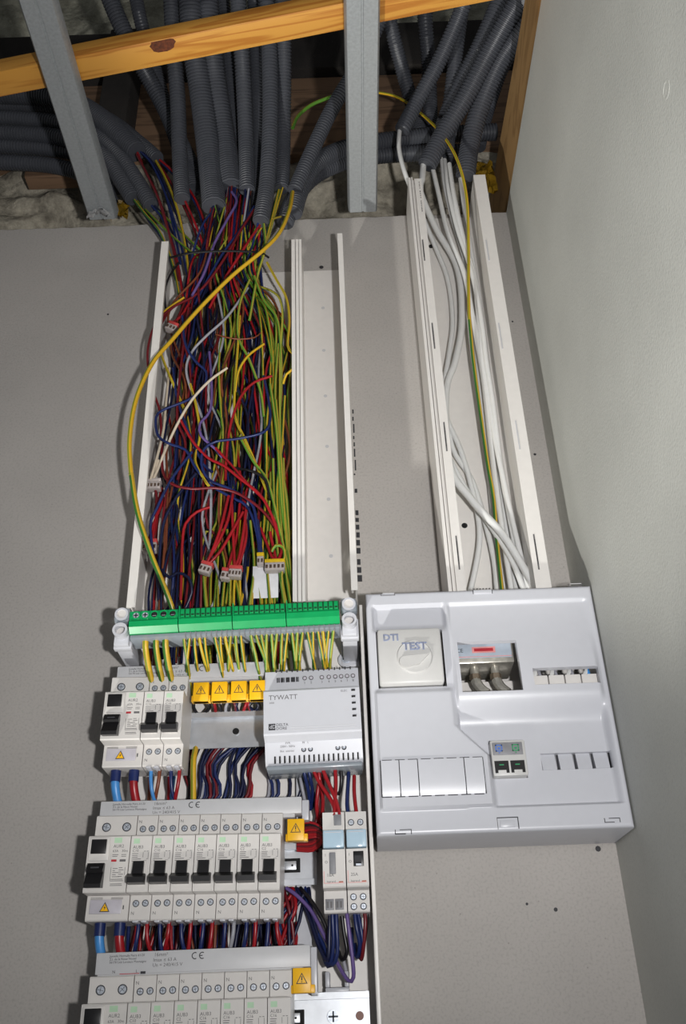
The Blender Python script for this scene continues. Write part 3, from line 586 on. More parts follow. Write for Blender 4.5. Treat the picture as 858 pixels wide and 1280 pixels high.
# ------------------------------------------------------------------ white power meter
q0 = P(330, 866, -76); qr = P(450, 860, -76)
x0 = q0[0]; Wt = 87.
t = thing('energy_meter', 'white power meter module lettered TYWATT right of the top breakers', 'energy meter', (x0, 0, 123.5), math.radians(-.9))
m = MB(); prof = [(-27, -43), (-56, -43), (-60, -40), (-64, -24), (-75.5, -21), (-76.5, -19.5), (-76.5, 19.5), (-75.5, 21), (-61, 21), (-59, 45), (-57, 46), (-27, 46)]
m.prism(prof, 'x', 0, Wt, 'white2'); m.build('housing', t, sharp=30)
m = MB(); m.box(1, Wt-1, -60, -28, -47, -43, 'clear', 1); m.build('terminal_cover', t)
for k in range(18):
    m = MB(); x = 8+k*4.35; m.box(x, x+1.3, -61.6, -59.6, -41.5, -35.5, 'hole'); m.build('vent_slot', t)
for k in range(15):
    m = MB(); x = 10+k*4.95; m.box(x, x+1.1, -59.8, -56, 44, 46.6, 'inkd'); m.build('vent_slot', t)
m = MB()
for k in range(22):
    if k % 5 != 3: m.box(11+k*.95, 11.5+k*.95+random.choice((0, .3)), -60.7, -59.6, 34, 38.5, 'inkd')
m.build('barcode', t)
for x in (39, 45, 55, 61.5, 67.5, 73, 78.5, 84)[:8]:
    m = MB(); m.ring((x-2, -60.0, 37), (0, -.6, 0), 2.1, .7, 'ink', 12); m.cyl((x-2, -60, 37), (0, -.4, 0), 1.5, 'lbl', 10); m.build('terminal_screw', t)
for k, x in enumerate((37, 43, 53, 59.5, 65.5, 71, 76.5, 82)): txt(str(k+1), x-.8, -61, 31.2, 2.2, 'ink', t)
for x in (34.5, 40.5, 65, 70.5):
    m = MB(); m.ring((x, -62, -31), (0, -.9, .2), 2.2, .7, 'inkd', 12); m.cyl((x, -62, -31), (0, -.5, 0), 1.6, 'screw', 10); m.build('terminal_screw', t)
txt('TYWATT', 4.6, -76.5, 11.5, 4.6, 'ink', t); txt('3000', 5, -76.5, 8, 1.7, 'ink', t)
m = MB(); m.box(4.5, 10.5, -76.75, -76.4, -16.4, -10.6, 'inkd'); m.build('logo_square', t); txt('dD', 5.2, -76.8, -15, 3.4, 'white2', t)
txt('DELTA', 11.2, -76.5, -13.0, 2.6, 'inkd', t); txt('DORE', 11.2, -76.5, -16.3, 2.6, 'inkd', t)
m = MB(); m.box(24, 82, -76.65, -76.4, -15, -14.7, 'comb'); m.box(24, 82, -76.65, -76.4, -17, -16.7, 'comb'); m.build('printed_lines', t)
for k in range(5): m = MB(); m.box(79.5, 83, -77.1, -76.4, 16.2-k*6, 18-k*6, 'black', .2); m.build('indicator_light', t)
txt('ELEC', 70, -76.5, 16, 2, 'ink', t)
m = MB()
for z in (10.6, -1.6): 
    for b in ((72, 76, z, z+.25), (72, 76, z+2.8, z+3.05), (72, 72.25, z, z+3), (75.8, 76, z, z+3)): m.box(b[0], b[1], -76.62, -76.4, b[2], b[3], 'comb')
m.build('printed_icon', t)
txt('230V~ 50Hz', 13.5, -64.0, -28.6, 1.9, 'ink', t); txt('3VA', 18, -64.4, -25.6, 1.9, 'ink', t); txt('Bus  entrées', 13.5, -63.0, -32.4, 1.8, 'ink', t); txt('N   L', 33.5, -64.6, -26, 2, 'ink', t); txt('IF  OPT', 61, -65.5, -23, 1.9, 'ink', t)

# ------------------------------------------------------------------ the two narrow modules on the middle row
def small_module(x, w, label, kind):
    t = thing('modular_switch', label, 'switch', (x, 0, -1.5), 0, 'narrow modules with blue label holders')
    m = MB(); m.prism([(-26, -41), (-57, -41), (-58, -40), (-58, -24), (-74, -24), (-75, -23), (-75, 6), (-62, 7), (-62, 22), (-58, 22), (-58, 40), (-26, 41)], 'x', .2, w-.2, 'pale'); m.build('body', t)
    m = MB(); m.box(.8, w-.8, -74, -62, 7.4, 22, 'tint', 1); m.box(2.5, w-3, -74.3, -73.9, 19.6, 20.2, 'white2'); m.build('label_holder', t)
    if kind == 0:
        m = MB(); m.box(5.8, 11, -76.2, -74.8, -13.5, 3.6, 'gclip', .6); m.build('rocker', t)
        m = MB(); m.box(10, 16.4, -58.8, -57.8, 29, 38, 'gclip', .3); m.build('clip_terminal', t)
        for a in (1.4, 9.4): m = MB(); m.box(a, a+7, -58.8, -57.8, -38.5, -30, 'gclip', .3); m.box(a+1, a+2.6, -59, -58.5, -37, -32, 'ink'); m.box(a+4, a+5.6, -59, -58.5, -37, -32, 'ink'); m.build('clip_terminal', t)
    else:
        m = MB(); m.box(6, 14.6, -75.4, -74.8, -8, 4, 'black', .3); m.prism([(-75, -6.5), (-77.5, -5), (-77, 0), (-75, 2)], 'x', 7, 12.6, 'inkd'); m.box(8, 12.2, -77, -75, -7.6, -6.2, 'screw'); m.build('rocker', t)
        for a, z in ((5, 31), (13, 31), (5, -29), (13, -29), (5, -36.5), (13, -36.5)): s = link('screw', SCR, t); s.location = (a*MM, -.058, z*MM)
    m = MB(); m.box(1, 1.4, -75.15, -74.9, -20.5, -11, 'pink'); m.box(1, w-2, -75.15, -74.9, -20.6, -20.2, 'pink'); m.box(w-6, w-2.4, -75.2, -74.9, -20, -19.2, 'orange'); m.build('printed_frame', t)
    txt('25A' if kind else '16A', 3.4, -75, -15.4, 2.6, 'ink', t); txt('legrand', 3.4, -75, -20, 1.8, 'ink', t); txt('I', 2.2, -75, .5, 2.2, 'ink', t); txt('O', 2.0, -75, -5, 2.2, 'ink', t)
small_module(196.5, 19.2, 'narrow grey rocker module with clip terminals, left of the two at the rail end', 0)
small_module(216.2, 18.4, 'narrow module with dark window and screws, right of the two at the rail end', 1)

# ------------------------------------------------------------------ communication trunking
XL0, XL1, XR0, XR1 = 324.5, 341.5, 410, 425
t = thing('communication_trunking', 'white trunking with white data cables above the communication box', 'trunking', ((XL0+XR1)/2, 0, 228)); ZT = 844-228; XO = (XL0+XR1)/2; XL0 -= XO; XL1 -= XO; XR0 -= XO; XR1 -= XO
m = MB(); m.box(XL0, XR1, -2, -.1, 0, H-238, 'white'); m.build('base_plate', t)
m = MB(); m.box(XL0, XL0+1.6, -60, -2, 0, ZT, 'white'); m.box(XL0+4, XL0+5.4, -61, -52, 0, ZT, 'white'); m.box(XL0+8, XL1+.2, -60, -59, 0, ZT-2, 'white'); m.box(XL0-.2, XL0+3, -60.4, -59, 0, ZT, 'white'); m.box(XL0+3, XL0+9, -56, -55, 0, ZT, 'white'); m.box(XL1-1.5, XL1, -59.2, -50, 0, ZT-2, 'white'); m.build('side_wall', t)
m = MB(); m.box(XR0-.2, XR1+.2, -60, -59, 0, ZT+1, 'white'); m.box(XR0, XR0+1.5, -59.2, -2, 0, ZT+1, 'white'); m.box(XR1-1.5, XR1, -59.2, -2, 0, ZT+1, 'white'); m.build('side_wall', t)
for (u, v0, v1, u2) in [(528.5, 300, 326, 531), (540, 404, 436, 544), (555, 528, 564, 559), (570, 670, 712, 575), (608.5, 300, 326, 611), (624, 404, 436, 628), (645, 526, 562, 650), (668, 668, 712, 673.5)]:
    a, b = P(u, v0, -60), P(u2, v1, -60); xm = (a[0]+b[0])/2-XO
    m = MB(); m.box(xm-.7, xm+.7, -60.6, -60, b[2]-228, a[2]-228, 'comb' if u > 600 and v0 < 600 else 'ink'); m.box(xm-.2, xm+.35, -60.8, -60, b[2]-228+6, a[2]-228-6, 'hole' if not (u > 600 and v0 < 600) else 'comb'); m.build('lip_slot', t)
m = MB()
for k in range(16):
    if k not in (4, 9): m.box(XL0+13.2, XL0+14.4, -60.15, -59.9, ZT-10-k*3.6, ZT-10-k*3.6+random.uniform(1.4, 2.6), 'ink')
m.build('printed_code', t)
for (u, v) in [(539, 308), (581, 657)]:
    q = P(u, v, -2); MB().cyl((q[0]-XO, -1.9, q[2]-228), (0, -.4, 0), 3.3, 'hole', 12).build('fixing_hole', t)
XL0 += XO; XL1 += XO; XR0 += XO; XR1 += XO

# ------------------------------------------------------------------ communication box
BX0, BX1, BZ0, BZ1 = 242.5, 458.6, 13.5, 238.5
cb = thing('communication_box', 'large white communication box lettered DTI TEST beside the breaker panel', 'communication box', (BX0, 0, BZ0))
def ss(a, b, x): t_ = min(1, max(0, (x-a)/(b-a))); return t_*t_*(3-2*t_)
def cover_h(x, z):
    h = 76.
    # right panel: bulges forward, then steps back under the upper windows
    up = 76+ss(226, 222, z)*-2+7*ss(222, 140, z)
    lo = 68+3*ss(100, 36, z)
    r = lo+(up-lo)*ss(106, 134, z)
    inr = ss(319, 322, x)*ss(455, 448, x)*ss(33, 36, z)*ss(229, 226, z)
    h = h*(1-inr)+r*inr
    # left column
    le = 76-5*ss(226, 222, z)*ss(196, 206, z)
    inl = ss(247, 250, x)*ss(318, 314, x)*ss(140, 146, z)
    h = h*(1-inl)+(le if z > 140 else 76)*inl
    edge = 317 if z > 106 else (317+(106-z)*27/28 if z > 78 else 344)
    rp = ss(edge+3.5, edge-3, x)*ss(246, 249, x)*ss(33, 36, z)*ss(142, 136, z)
    h = h*(1-rp)+80*rp
    # rim rounding at outer edge
    d = min(x-BX0, BX1-x, z-BZ0, BZ1-z)
    if d < 3: h -= (3-math.sqrt(max(0, 9-(3-d)**2)))
    return h
holes = [(325.5, 380, 134.5, 184.5), (391, 450.5, 139, 155), (345, 376, 59, 91), (389.5, 451, 65, 80), (250.5, 312.5, 142.5, 198.5)]
xs = set(np.round(np.arange(BX0, BX1+.1, 1.25), 2)) | {BX0, BX1, BX0+.6, BX0+1.4, BX1-.6, BX1-1.4}; zs = set(np.round(np.arange(BZ0, BZ1+.1, 1.25), 2)) | {BZ0, BZ1, BZ0+.6, BZ0+1.4, BZ1-.6, BZ1-1.4}
for a, b, c, d in holes: xs |= {a, b}; zs |= {c, d}
for v in (319, 320, 321, 322, 448, 450, 452, 454, 455, 316, 317, 318): xs.add(v)
for v in (33, 34, 35, 36, 106, 134, 226, 228): zs.add(v)
def thin(S, keep):
    out = []
    for v in sorted(S):
        if out and v-out[-1] < .45:
            if v in keep: out[-1] = v
            continue
        out.append(v)
    return out
kx_ = {BX0, BX1}; kz_ = {BZ0, BZ1}
for a, b, c, d in holes: kx_ |= {a, b}; kz_ |= {c, d}
xs = thin(xs, kx_); zs = thin(zs, kz_)
m = MB(); i = m.mi('white2')
V = [[m.bm.verts.new(((x-BX0)*MM, -cover_h(x, z)*MM, (z-BZ0)*MM)) for x in xs] for z in zs]
for b in range(len(zs)-1):
    for a in range(len(xs)-1):
        cx, cz = (xs[a]+xs[a+1])/2, (zs[b]+zs[b+1])/2
        if any(h[0] < cx < h[1] and h[2] < cz < h[3] for h in holes): continue
        m.face((V[b][a], V[b][a+1], V[b+1][a+1], V[b+1][a]), i)
for v in [v for v in m.bm.verts if not v.link_faces]: m.bm.verts.remove(v)
be = [e for e in m.bm.edges if len(e.link_faces) == 1]
outer = []; inner = []
for e in be:
    c = (e.verts[0].co+e.verts[1].co)/2/MM
    if min(c.x, BX1-BX0-c.x, c.z, BZ1-BZ0-c.z) < .5:
        if c.z > BZ1-BZ0-.5 and XL0-2 < c.x+BX0 < XR1+2: outer.append((e, 14)); continue
        outer.append((e, 0))
    else: inner.append(e)
nv = {}
def back(v, y):
    k = (v, y)
    if k not in nv:
        sx = 1.2 if v.co.x < 1e-4 else (-1.2 if v.co.x > (BX1-BX0-.1)*MM else 0); sz = 1.2 if v.co.z < 1e-4 else (-1.2 if v.co.z > (BZ1-BZ0-.1)*MM else 0)
        nv[k] = m.bm.verts.new((v.co.x+(sx*MM if y > -.03 else 0), y, v.co.z+(sz*MM if y > -.03 else 0)))
    return nv[k]
for e, k in outer:
    a, b = e.verts; y = -.062 if k else -.006
    m.face((a, b, back(b, y), back(a, y)), i)
for e in inner:
    a, b = e.verts; m.face((a, b, back(b, a.co.y+.007), back(a, a.co.y+.007)), i)
m.build('cover', cb, sharp=40)
m = MB(); m.box(4, BX1-BX0-4, -6, -3, 4, BZ1-BZ0-12, 'pale'); m.build('back_plate', cb)
def bl(u, v, y): q = P(u, v, y); return q[0]-BX0, q[2]-BZ0
def clipmark(u0, u1, v, kind):
    a = bl(u0, v, -76.3); b = bl(u1, v, -76.3); m = MB(); z = a[1]
    if kind == 0: m.box(a[0], b[0], -76.3, -75, z-1.6, z-1.2, 'ink'); m.box(a[0], a[0]+.5, -76.3, -75, z-1.4, z+1.2, 'ink'); m.box(b[0]-.5, b[0], -76.3, -75, z-1.4, z+1.2, 'ink'); m.box(a[0]+2, b[0], -76.25, -75, z+1, z+1.3, 'comb')
    if kind == 1:
        m.box(a[0], b[0], -77.2, -75, z-3, z+.8, 'white2', .4); m.box(a[0]-.6, a[0], -76.3, -75, z-3, z+1, 'inkd'); m.box(b[0], b[0]+.6, -76.3, -75, z-3, z+1, 'inkd')
        for k in range(6): m.box(a[0]+k*3, a[0]+1.6+k*3, -76.4, -75, z+2.2, z+2.8, 'ink')
    if kind == 2: m.box(a[0], b[0], -75.5, -75, z-5, z+4, 'pale'); m.box(a[0], b[0], -76.2, -75, z+4, z+4.8, 'inkd'); m.box(b[0]-.8, b[0], -76.2, -75, z-5, z+4, 'inkd'); m.box(a[0], a[0]+.5, -76.2, -75, z-5, z+4, 'ink'); m.box(a[0]+2, b[0]-3, -76.6, -75, z-3.6, z+2.4, 'white2', 1)
    if kind == 3: m.box(a[0], b[0]-5, -76.3, -75, z-1.9, z-1.3, 'inkd'); m.box(a[0]+4, b[0], -76.3, -75, z+1.3, z+1.9, 'inkd'); m.box(a[0], a[0]+.6, -76.3, -75, z-1.9, z+1.9, 'inkd'); m.box(b[0]-.6, b[0], -76.3, -75, z-1.9, z+1.9, 'inkd')
    m.build('clip_opening', cb)
clipmark(476, 494, 743, 0); clipmark(711, 728, 731, 0); clipmark(592, 615, 739, 1); clipmark(622, 649, 1029, 2); clipmark(494, 515, 1040, 3); clipmark(756, 776, 1025.5, 3)
# knock-out blank strip at lower left
bx0, bx1, bz0, bz1 = 248.5-BX0, 337-BX0, 44.5-BZ0, 75.5-BZ0
dv = [bx0, bx0+16, bx0+32, bx0+72, bx1]
for k in range(4):
    m = MB(); zc = bz0+10
    m.prism([(-80.1, bz0+.4), (-82.6, zc), (-81.8, bz1-.4), (-79, bz1-.4), (-79, bz0+.4)], 'x', dv[k]+.4, dv[k+1]-.4, 'white2'); m.build('knock_out_panel', cb)
m = MB()
for k, x in enumerate(dv):
    m.box(x-.5, x+.5, -80.6, -79.5, bz0, bz1, 'inkd')
for x in np.arange(bx0, bx1, 11.2):
    m.box(x, min(bx1, x+8.4), -80.5, -79.5, bz0-.6, bz0+.1, 'inkd'); m.box(x+1.5, min(bx1, x+10), -80.5, -79.5, bz1-.1, bz1+.6, 'inkd')
m.build('score_line', cb)
# DTI socket tile
t = thing('test_socket', 'square white socket plate lettered DTI and TEST with round knob', 'socket', (251.6, -60, 143.8), 0)
w, h = 58.6, 53.6
m = MB(); m.box(0, w, -24, 0, 0, h, 'cream', 2.6); m.build('plate', t)
m = MB(); m.box(w+.2, w+.9, -15, 0, 0, h, 'hole'); m.build('edge_gap', t)
m = MB(); cxx, czz = 33, 25; n = 28
m.cyl((cxx, -24, czz), (0, -2.0, 0), 16.5, 'cream', 32, 15.4); m.build('round_boss', t)
m = MB(); m.prism([(cxx-9+5.4*math.cos(a), czz-6+5.4*math.sin(a)) for a in np.linspace(math.pi*.62, math.pi*1.6, 9)]+[(cxx+4, czz-8.5), (cxx+13, czz+1)], 'y', -29, -25.5, 'cream'); m.build('knob', t)
txt('DTI', 5, -24, h-12, 6.6, 'inkb', t, offset=.00032); txt('TEST', 22.5, -26.2, h-22.5, 7.4, 'inkb', t, offset=.00036)
# splitter in upper window
t = thing('coax_splitter', 'silver coax splitter with two cable plugs in the box window', 'coax splitter', (318, -12, 150.5), 0)
m = MB(); m.box(0, 62, -46, 0, 20, 46, 'silver', 1.5); m.build('body', t)
m = MB(); m.box(2, 60, -46.5, -46, 25, 44, 'splab'); m.build('label_sheet', t)
m = MB(); m.box(23, 45, -46.7, -46.4, 30, 36, 'pink'); m.box(25, 43, -46.9, -46.5, 31.5, 34.5, 'inkr'); m.box(2, 60, -46.65, -46.4, 39.5, 40, 'inkb'); m.box(2, 60, -46.65, -46.4, 26, 26.6, 'pink'); m.box(28, 40, -46.7, -46.4, 41, 42.4, 'inkb'); m.box(46, 58, -46.7, -46.4, 41, 42.6, 'ink'); m.box(8, 18, -46.7, -46.4, 41, 42.6, 'inkr'); m.build('printed_diagram', t)
txt('CE', 8, -46.5, 31, 4, 'inkd', t)
m = MB()
for x in (8, 26, 44): m.box(x, x+10, -40, -10, 46, 50, 'brown', .5)
m.build('top_port', t)
for x in (25, 44.5):
    m = MB(); m.cyl((x, -34, 20), (0, 0, -7), 4.2, 'silver', 12); m.cyl((x, -34, 13), (0, 0, -5), 5.4, 'brown', 6); c = m.build('threaded_port', t)
    m = MB(); m.cyl((x, -34, 8), (2, -1, -6), 4.8, 'silver', 10); m.sweep(spline([(x+1, -34.5, 4), (x+4, -36, -2), (x+9, -37, -7)], 2), 5, 'silver', 10); m.sweep(spline([(x+8, -37, -6), (x+14, -37, -10), (x+19, -34, -14)], 2), 3.6, 'brown', 10); m.build('coax_plug', t)
m = MB(); m.box(-10, 70, -12, 0, -2, 14, 'pale'); m.build('mounting_foot', t)
# keystones, upper row seen through the slot
for k in range(4):
    x = 391+k*15; t = thing('keystone_jack', f'white data jack with cable wires, {ORD[k]} from left behind the upper slot', 'data jack', (x, -8, 133), 0, 'data jacks behind the upper slot')
    m = MB(); m.box(.4, 14.4, -64, 0, 0, 18, 'pale', .6); m.build('body', t)
    m = MB(); m.box(1, 13.8, -58, -18, 18.2, 20.5, 'black', .4); m.build('contact_block', t)
    m = MB(); m.sweep(spline([(3.5, -60, 17), (5+k, -58, 26), (6, -50, 36)], 4), 1.9, 'cable', 6); m.sweep(spline([(9, -60, 17), (8, -58, 26), (9+k, -50, 36)], 4), 1.5, 'lblue' if k == 3 else 'greyw', 6); m.build('cable_wires', t)
for k in range(4):
    x = 390+k*15.4; t = thing('blanking_plug', f'white blanking plug, {ORD[k]} from left in the lower slot', 'blanking plug', (x, -8, 62), 0, 'blanking plugs in the lower slot')
    m = MB(); m.prism([(0, 0), (-56, 0), (-60, 4), (-56, 19), (0, 19)], 'x', .3, 12.6, 'white2'); m.build('plug', t)
    m = MB(); m.box(12.8, 14.8, -52, 0, 0, 19, 'gclip'); m.build('divider', t)
# RJ45 double socket
t = thing('double_data_socket', 'cream double data socket with blue and green icons', 'data socket', (345.3, -40, 59.3), 0)
w, h = 30.2, 31.2
m = MB(); m.box(0, w, -38, 0, 0, h, 'cream', 1.2); m.build('body', t)
m = MB(); m.box(1.5, w-2.5, -38.6, -37.5, 18, 29, 'gclip', .4); m.build('icon_plate', t)
for x, c in ((4, 'bluef'), (18.5, 'greenf')):
    m = MB()
    for b in ((0, 6, 0, .9), (0, 6, 5.1, 6), (0, .9, 0, 6), (5.1, 6, 0, 6)): m.box(x+b[0], x+b[1], -38.9, -38.4, 21+b[2], 21+b[3], c)
    m.box(x+2, x+4.2, -38.9, -38.4, 22.8, 24.6, c); m.box(x+2.5, x+3.5, -38.9, -38.4, 19.4, 20.2, c); m.build('icon', t)
for x in (1.8, 15.6):
    m = MB(); m.prism([(x, 2.5), (x+2.6, 2.5), (x+2.6, 5), (x+9.6, 5), (x+9.6, 2.5), (x+12.2, 2.5), (x+12.2, 13), (x, 13)], 'y', -38.25, -37.6, 'black'); m.box(x+4, x+8, -38.4, -38, 9, 10, 'greenf'); m.build('port', t)

# ------------------------------------------------------------------ data cables in the communication trunking
WC = 'in the communication trunking'
def dc(pts, label, r=3.1): 
    o = MB().sweep(spline([P(*p) for p in pts], 8), r, 'cable', 9).build('data_cable', sharp=80); return tag(o, label, 'data cable', 'white data cables in the communication trunking')
dc([(500, 160, -46), (499, 185, -46), (506, 215, -44), (520, 250, -30), (545, 310, -12), (560, 350, -8), (566, 400, -8), (562, 440, -10), (556, 480, -12), (558, 520, -12), (575, 560, -12), (590, 610, -12), (600, 670, -12), (588, 740, -12), (580, 760, -14)], 'white data cable from the highest right conduit, bending along the left side')
dc([(530, 200, -44), (528, 225, -44), (526, 240, -40), (545, 285, -26), (572, 335, -18), (578, 400, -16), (570, 450, -16), (558, 490, -18), (562, 580, -34), (590, 625, -34), (630, 670, -34), (662, 722, -34), (672, 740, -34)], 'thick white data cable crossing from left to lower right', 4.2)
dc([(540, 205, -40), (548, 240, -38), (560, 290, -34), (580, 340, -30), (592, 400, -26), (604, 470, -22), (612, 540, -20), (622, 620, -20), (640, 740, -20)], 'white data cable running straight through the middle, left one')
dc([(556, 200, -24), (560, 235, -30), (572, 285, -32), (590, 340, -30), (602, 400, -28), (608, 450, -26), (616, 500, -24), (626, 580, -22), (640, 660, -22), (656, 740, -22)], 'white data cable running straight through the middle, right one')
dc([(562, 205, -30), (568, 245, -34), (580, 300, -32), (594, 350, -28), (600, 420, -24), (614, 520, -22), (634, 620, -24), (650, 690, -26), (662, 740, -26)], 'white data cable next to the right wall of its trunking')
dc([(575, 215, -30), (580, 255, -30), (590, 320, -24), (600, 380, -18), (610, 460, -14), (622, 560, -12), (632, 650, -12), (646, 740, -12)], 'white data cable deepest on the right of its trunking')
dc([(556, 500, -10), (566, 560, -10), (590, 600, -10), (606, 650, -10), (618, 700, -12), (622, 740, -14)], 'white data cable emerging from behind the left wall lip')
dc([(560, 570, -20), (585, 615, -22), (612, 655, -24), (640, 700, -26), (656, 740, -26)], 'white data cable below the thick crossing one')
dc([(552, 198, -22), (556, 232, -26), (566, 275, -20), (582, 330, -14), (590, 390, -12), (598, 460, -10), (606, 540, -10), (616, 640, -10), (628, 740, -10)], 'thin white data cable behind the yellow earth wire', 2.6)
wpx('gyy', [(470, 115, -20), (498, 122, -24), (530, 145, -34), (556, 172, -62), (574, 205, -70), (584, 250, -60), (586, 310, -46), (586, 360, -42), (587, 400, -38)], 2.0, label='yellow earth wire looping over the right conduits into the trunking', group='loose earth wires')
wpx('gy2', [(587, 396, -38), (592, 450, -32), (600, 510, -28), (610, 580, -26), (617, 620, -26), (622, 680, -24), (628, 740, -24)], 2.2, label='green and yellow earth wire low in the communication trunking', group='loose earth wires')
wpx('gy3', [(366, 160, -40), (372, 146, -40), (388, 132, -42), (406, 124, -44), (422, 118, -44)], 2.6, label='short yellow green wire arching beside the steel channel', group='loose earth wires')

# ------------------------------------------------------------------ wire bundle in the main trunking
R = random.Random(11)
mouths = [(228, 252, -34), (268, 262, -40), (272, 262, -36), (289, 238, -36), (285, 240, -32), (294, 240, -34), (303, 248, -18), (309, 240, -42), (313, 242, -38), (320, 262, -22), (326, 278, -50), (352, 240, -38), (346, 236, -14), (190, 256, -20), (168, 250, -18), (172, 191, -28), (198, 200, -18), (368, 244, -38), (360, 272, -24)]
def lane_wire(c, xm, dep, mouth, zend, amp, where, r=1.45):
    where = ('in the left third of' if xm < 75 else 'in the middle of' if xm < 125 else 'in the right third of')+' the main trunking bundle'
    s = P(*mouth); s = s+np.array([R.uniform(-4, 4), R.uniform(-4, 4), 6])
    xt = 42+(xm-20)/150*88+R.uniform(-12, 12); pts = [s, np.array([s[0]*.5+xt*.5, -30+R.uniform(-12, 8), 775+R.uniform(-20, 15)]), np.array([xt, R.uniform(-44, -12), 712+R.uniform(-12, 12)])]
    x = xm
    for z in (620, 540, 450, 370, 300):
        if z < zend: break
        a = amp*R.uniform(-1, 1); pts.append(np.array([min(168, max(17, x+a)), min(-5, max(-54, dep+R.uniform(-9, 9))), z+R.uniform(-25, 25)]))
    pts.append(np.array([min(168, max(20, xm+R.uniform(-6, 6))), min(-5, dep+6), zend]))
    wire(c, pts, r, where=where, step=9, n=6)
cols_blue = ['blue']*6+['navy']*4; 
def pick(x):
    q = R.random()
    if x > 138: return R.choice(['gy', 'gy3', 'navy', 'dred', 'blue', 'red', 'brownw', 'navy'])
    if q < .50: return R.choice(['blue', 'navy', 'navy'])
    if q < .75: return R.choice(['red', 'dred', 'dred'])
    if q < .81: return R.choice(['gy', 'gy3', 'gy2'])
    if q < .93: return 'blackw'
    return R.choice(['purple', 'brownw', 'brownw', 'greyw', 'navy', 'blue'])
lowm = [k for k in mouths if k[1] > 225]
for k in range(92):
    x = 30+ (k*61 % 92)/92*130
    mt_ = min(lowm, key=lambda q: abs(P(*q)[0]-(45+(x-20)*.6))+R.uniform(0, 45))
    lane_wire(pick(x), x, R.uniform(-38, -7), mt_, R.choice([180, 190, 200, 250]), 13, 'in the main trunking bundle')
for k in range(15):      # earth wires down the right side
    x = R.uniform(138, 166)
    lane_wire(R.choice(['gy', 'gy3', 'gy3', 'gy2']), x, R.uniform(-48, -14), R.choice([(352, 240, -38), (326, 278, -50), (346, 236, -14), (320, 262, -22), (303, 248, -18)]), R.choice([190, 200, 215]), 7, 'in the main trunking bundle', 1.5)
for k in range(5):
    x = R.uniform(75, 105); lane_wire(R.choice(['gy', 'gy3']), x, R.uniform(-44, -20), R.choice(lowm), 200, 10, 'in the main trunking bundle')
# wires leaving the left conduits and curving in
WL = 'leaving the left conduits'
for c, pts in [('red', [(172, 191, -30), (182, 215, -34), (195, 240, -34), (208, 280, -32), (222, 330, -30), (230, 380, -28)]), ('dred', [(171, 193, -34), (186, 222, -37), (202, 258, -38), (216, 310, -36), (224, 350, -34)]), ('blue', [(176, 190, -26), (190, 205, -28), (206, 240, -28), (222, 290, -28), (236, 350, -26)]), ('navy', [(179, 191, -26), (196, 210, -26), (214, 250, -26), (232, 300, -26), (244, 350, -24)]), ('blue', [(180, 192, -22), (198, 218, -24), (212, 262, -26), (226, 330, -26)]),
               ('gyy', [(195, 201, -20), (208, 225, -24), (222, 262, -28), (232, 310, -28), (238, 365, -26)]), ('red', [(200, 200, -18), (214, 212, -20), (236, 236, -22), (250, 262, -24), (262, 300, -24)]), ('blue', [(200, 201, -16), (220, 222, -18), (245, 255, -20), (258, 300, -20)]), ('dred', [(197, 203, -18), (216, 232, -20), (240, 280, -22), (256, 330, -22)]),
               ('blue', [(189, 256, -22), (204, 275, -24), (218, 310, -24), (228, 360, -22)]), ('navy', [(192, 256, -20), (206, 272, -20), (222, 305, -20)]), ('gy2', [(168, 250, -22), (182, 268, -26), (200, 290, -28), (216, 330, -28), (226, 380, -26)]), ('navy', [(170, 252, -20), (186, 276, -22), (206, 305, -22), (220, 350, -20)]),
               ('red', [(232, 252, -30), (240, 270, -32), (252, 300, -32), (262, 340, -30)]), ('purple', [(290, 240, -46), (296, 252, -52), (284, 275, -54), (268, 305, -52), (256, 340, -48), (240, 370, -44)]), ('red', [(326, 280, -46), (312, 300, -48), (296, 325, -46), (280, 350, -40), (262, 385, -34)]), ('dred', [(318, 262, -44), (300, 290, -46), (284, 318, -46), (262, 350, -42), (240, 372, -38), (215, 385, -38), (198, 410, -40)]),
               ('blue', [(318, 258, -40), (302, 285, -42), (282, 312, -42), (262, 345, -40), (244, 380, -38)]), ('gy3', [(330, 280, -50), (332, 300, -50), (330, 318, -50), (322, 345, -46), (312, 400, -44)])]:
    wpx(c, pts, 1.7, where=WL if pts[0][0] < 210 else 'fanning out below the conduits', step=6)
# hand placed wires on top of the bundle
WF = 'lying on top of the bundle'
def top(c, pts, r=1.55): wpx(c, pts, r, where=WF, step=6)
wpx('gyy', [(366, 240, -46), (362, 262, -56), (350, 290, -62), (330, 312, -66), (290, 345, -66), (250, 385, -66), (215, 425, -70), (190, 455, -76), (170, 500, -80), (162, 550, -80), (164, 595, -78)], 2.6, label='thick yellow earth wire sweeping across the bundle to the left edge', group='thick earth wire', step=5)
wpx('gy2', [(164, 592, -78), (172, 640, -76), (188, 690, -70), (204, 730, -62), (214, 756, -54), (220, 775, -46)], 2.8, label='thick green and yellow earth wire running down to the terminal bar', group='thick earth wire', step=5)
top('gyy', [(230, 372, -46), (205, 390, -48), (197, 408, -50), (198, 430, -50), (206, 455, -48), (216, 478, -46), (230, 510, -40)])
top('dred', [(240, 372, -46), (215, 385, -50), (195, 405, -54), (186, 430, -56), (185, 455, -56), (190, 485, -54), (200, 515, -48), (202, 555, -44), (204, 590, -48), (215, 605, -52), (240, 611, -54), (270, 610, -54), (300, 618, -52), (330, 640, -50), (346, 665, -46), (350, 700, -44)])
top('greyw', [(310, 360, -46), (285, 395, -50), (258, 420, -50), (240, 440, -48), (233, 462, -46), (240, 490, -44), (252, 520, -40), (260, 560, -36), (264, 620, -36), (262, 680, -34), (256, 705, -30)])
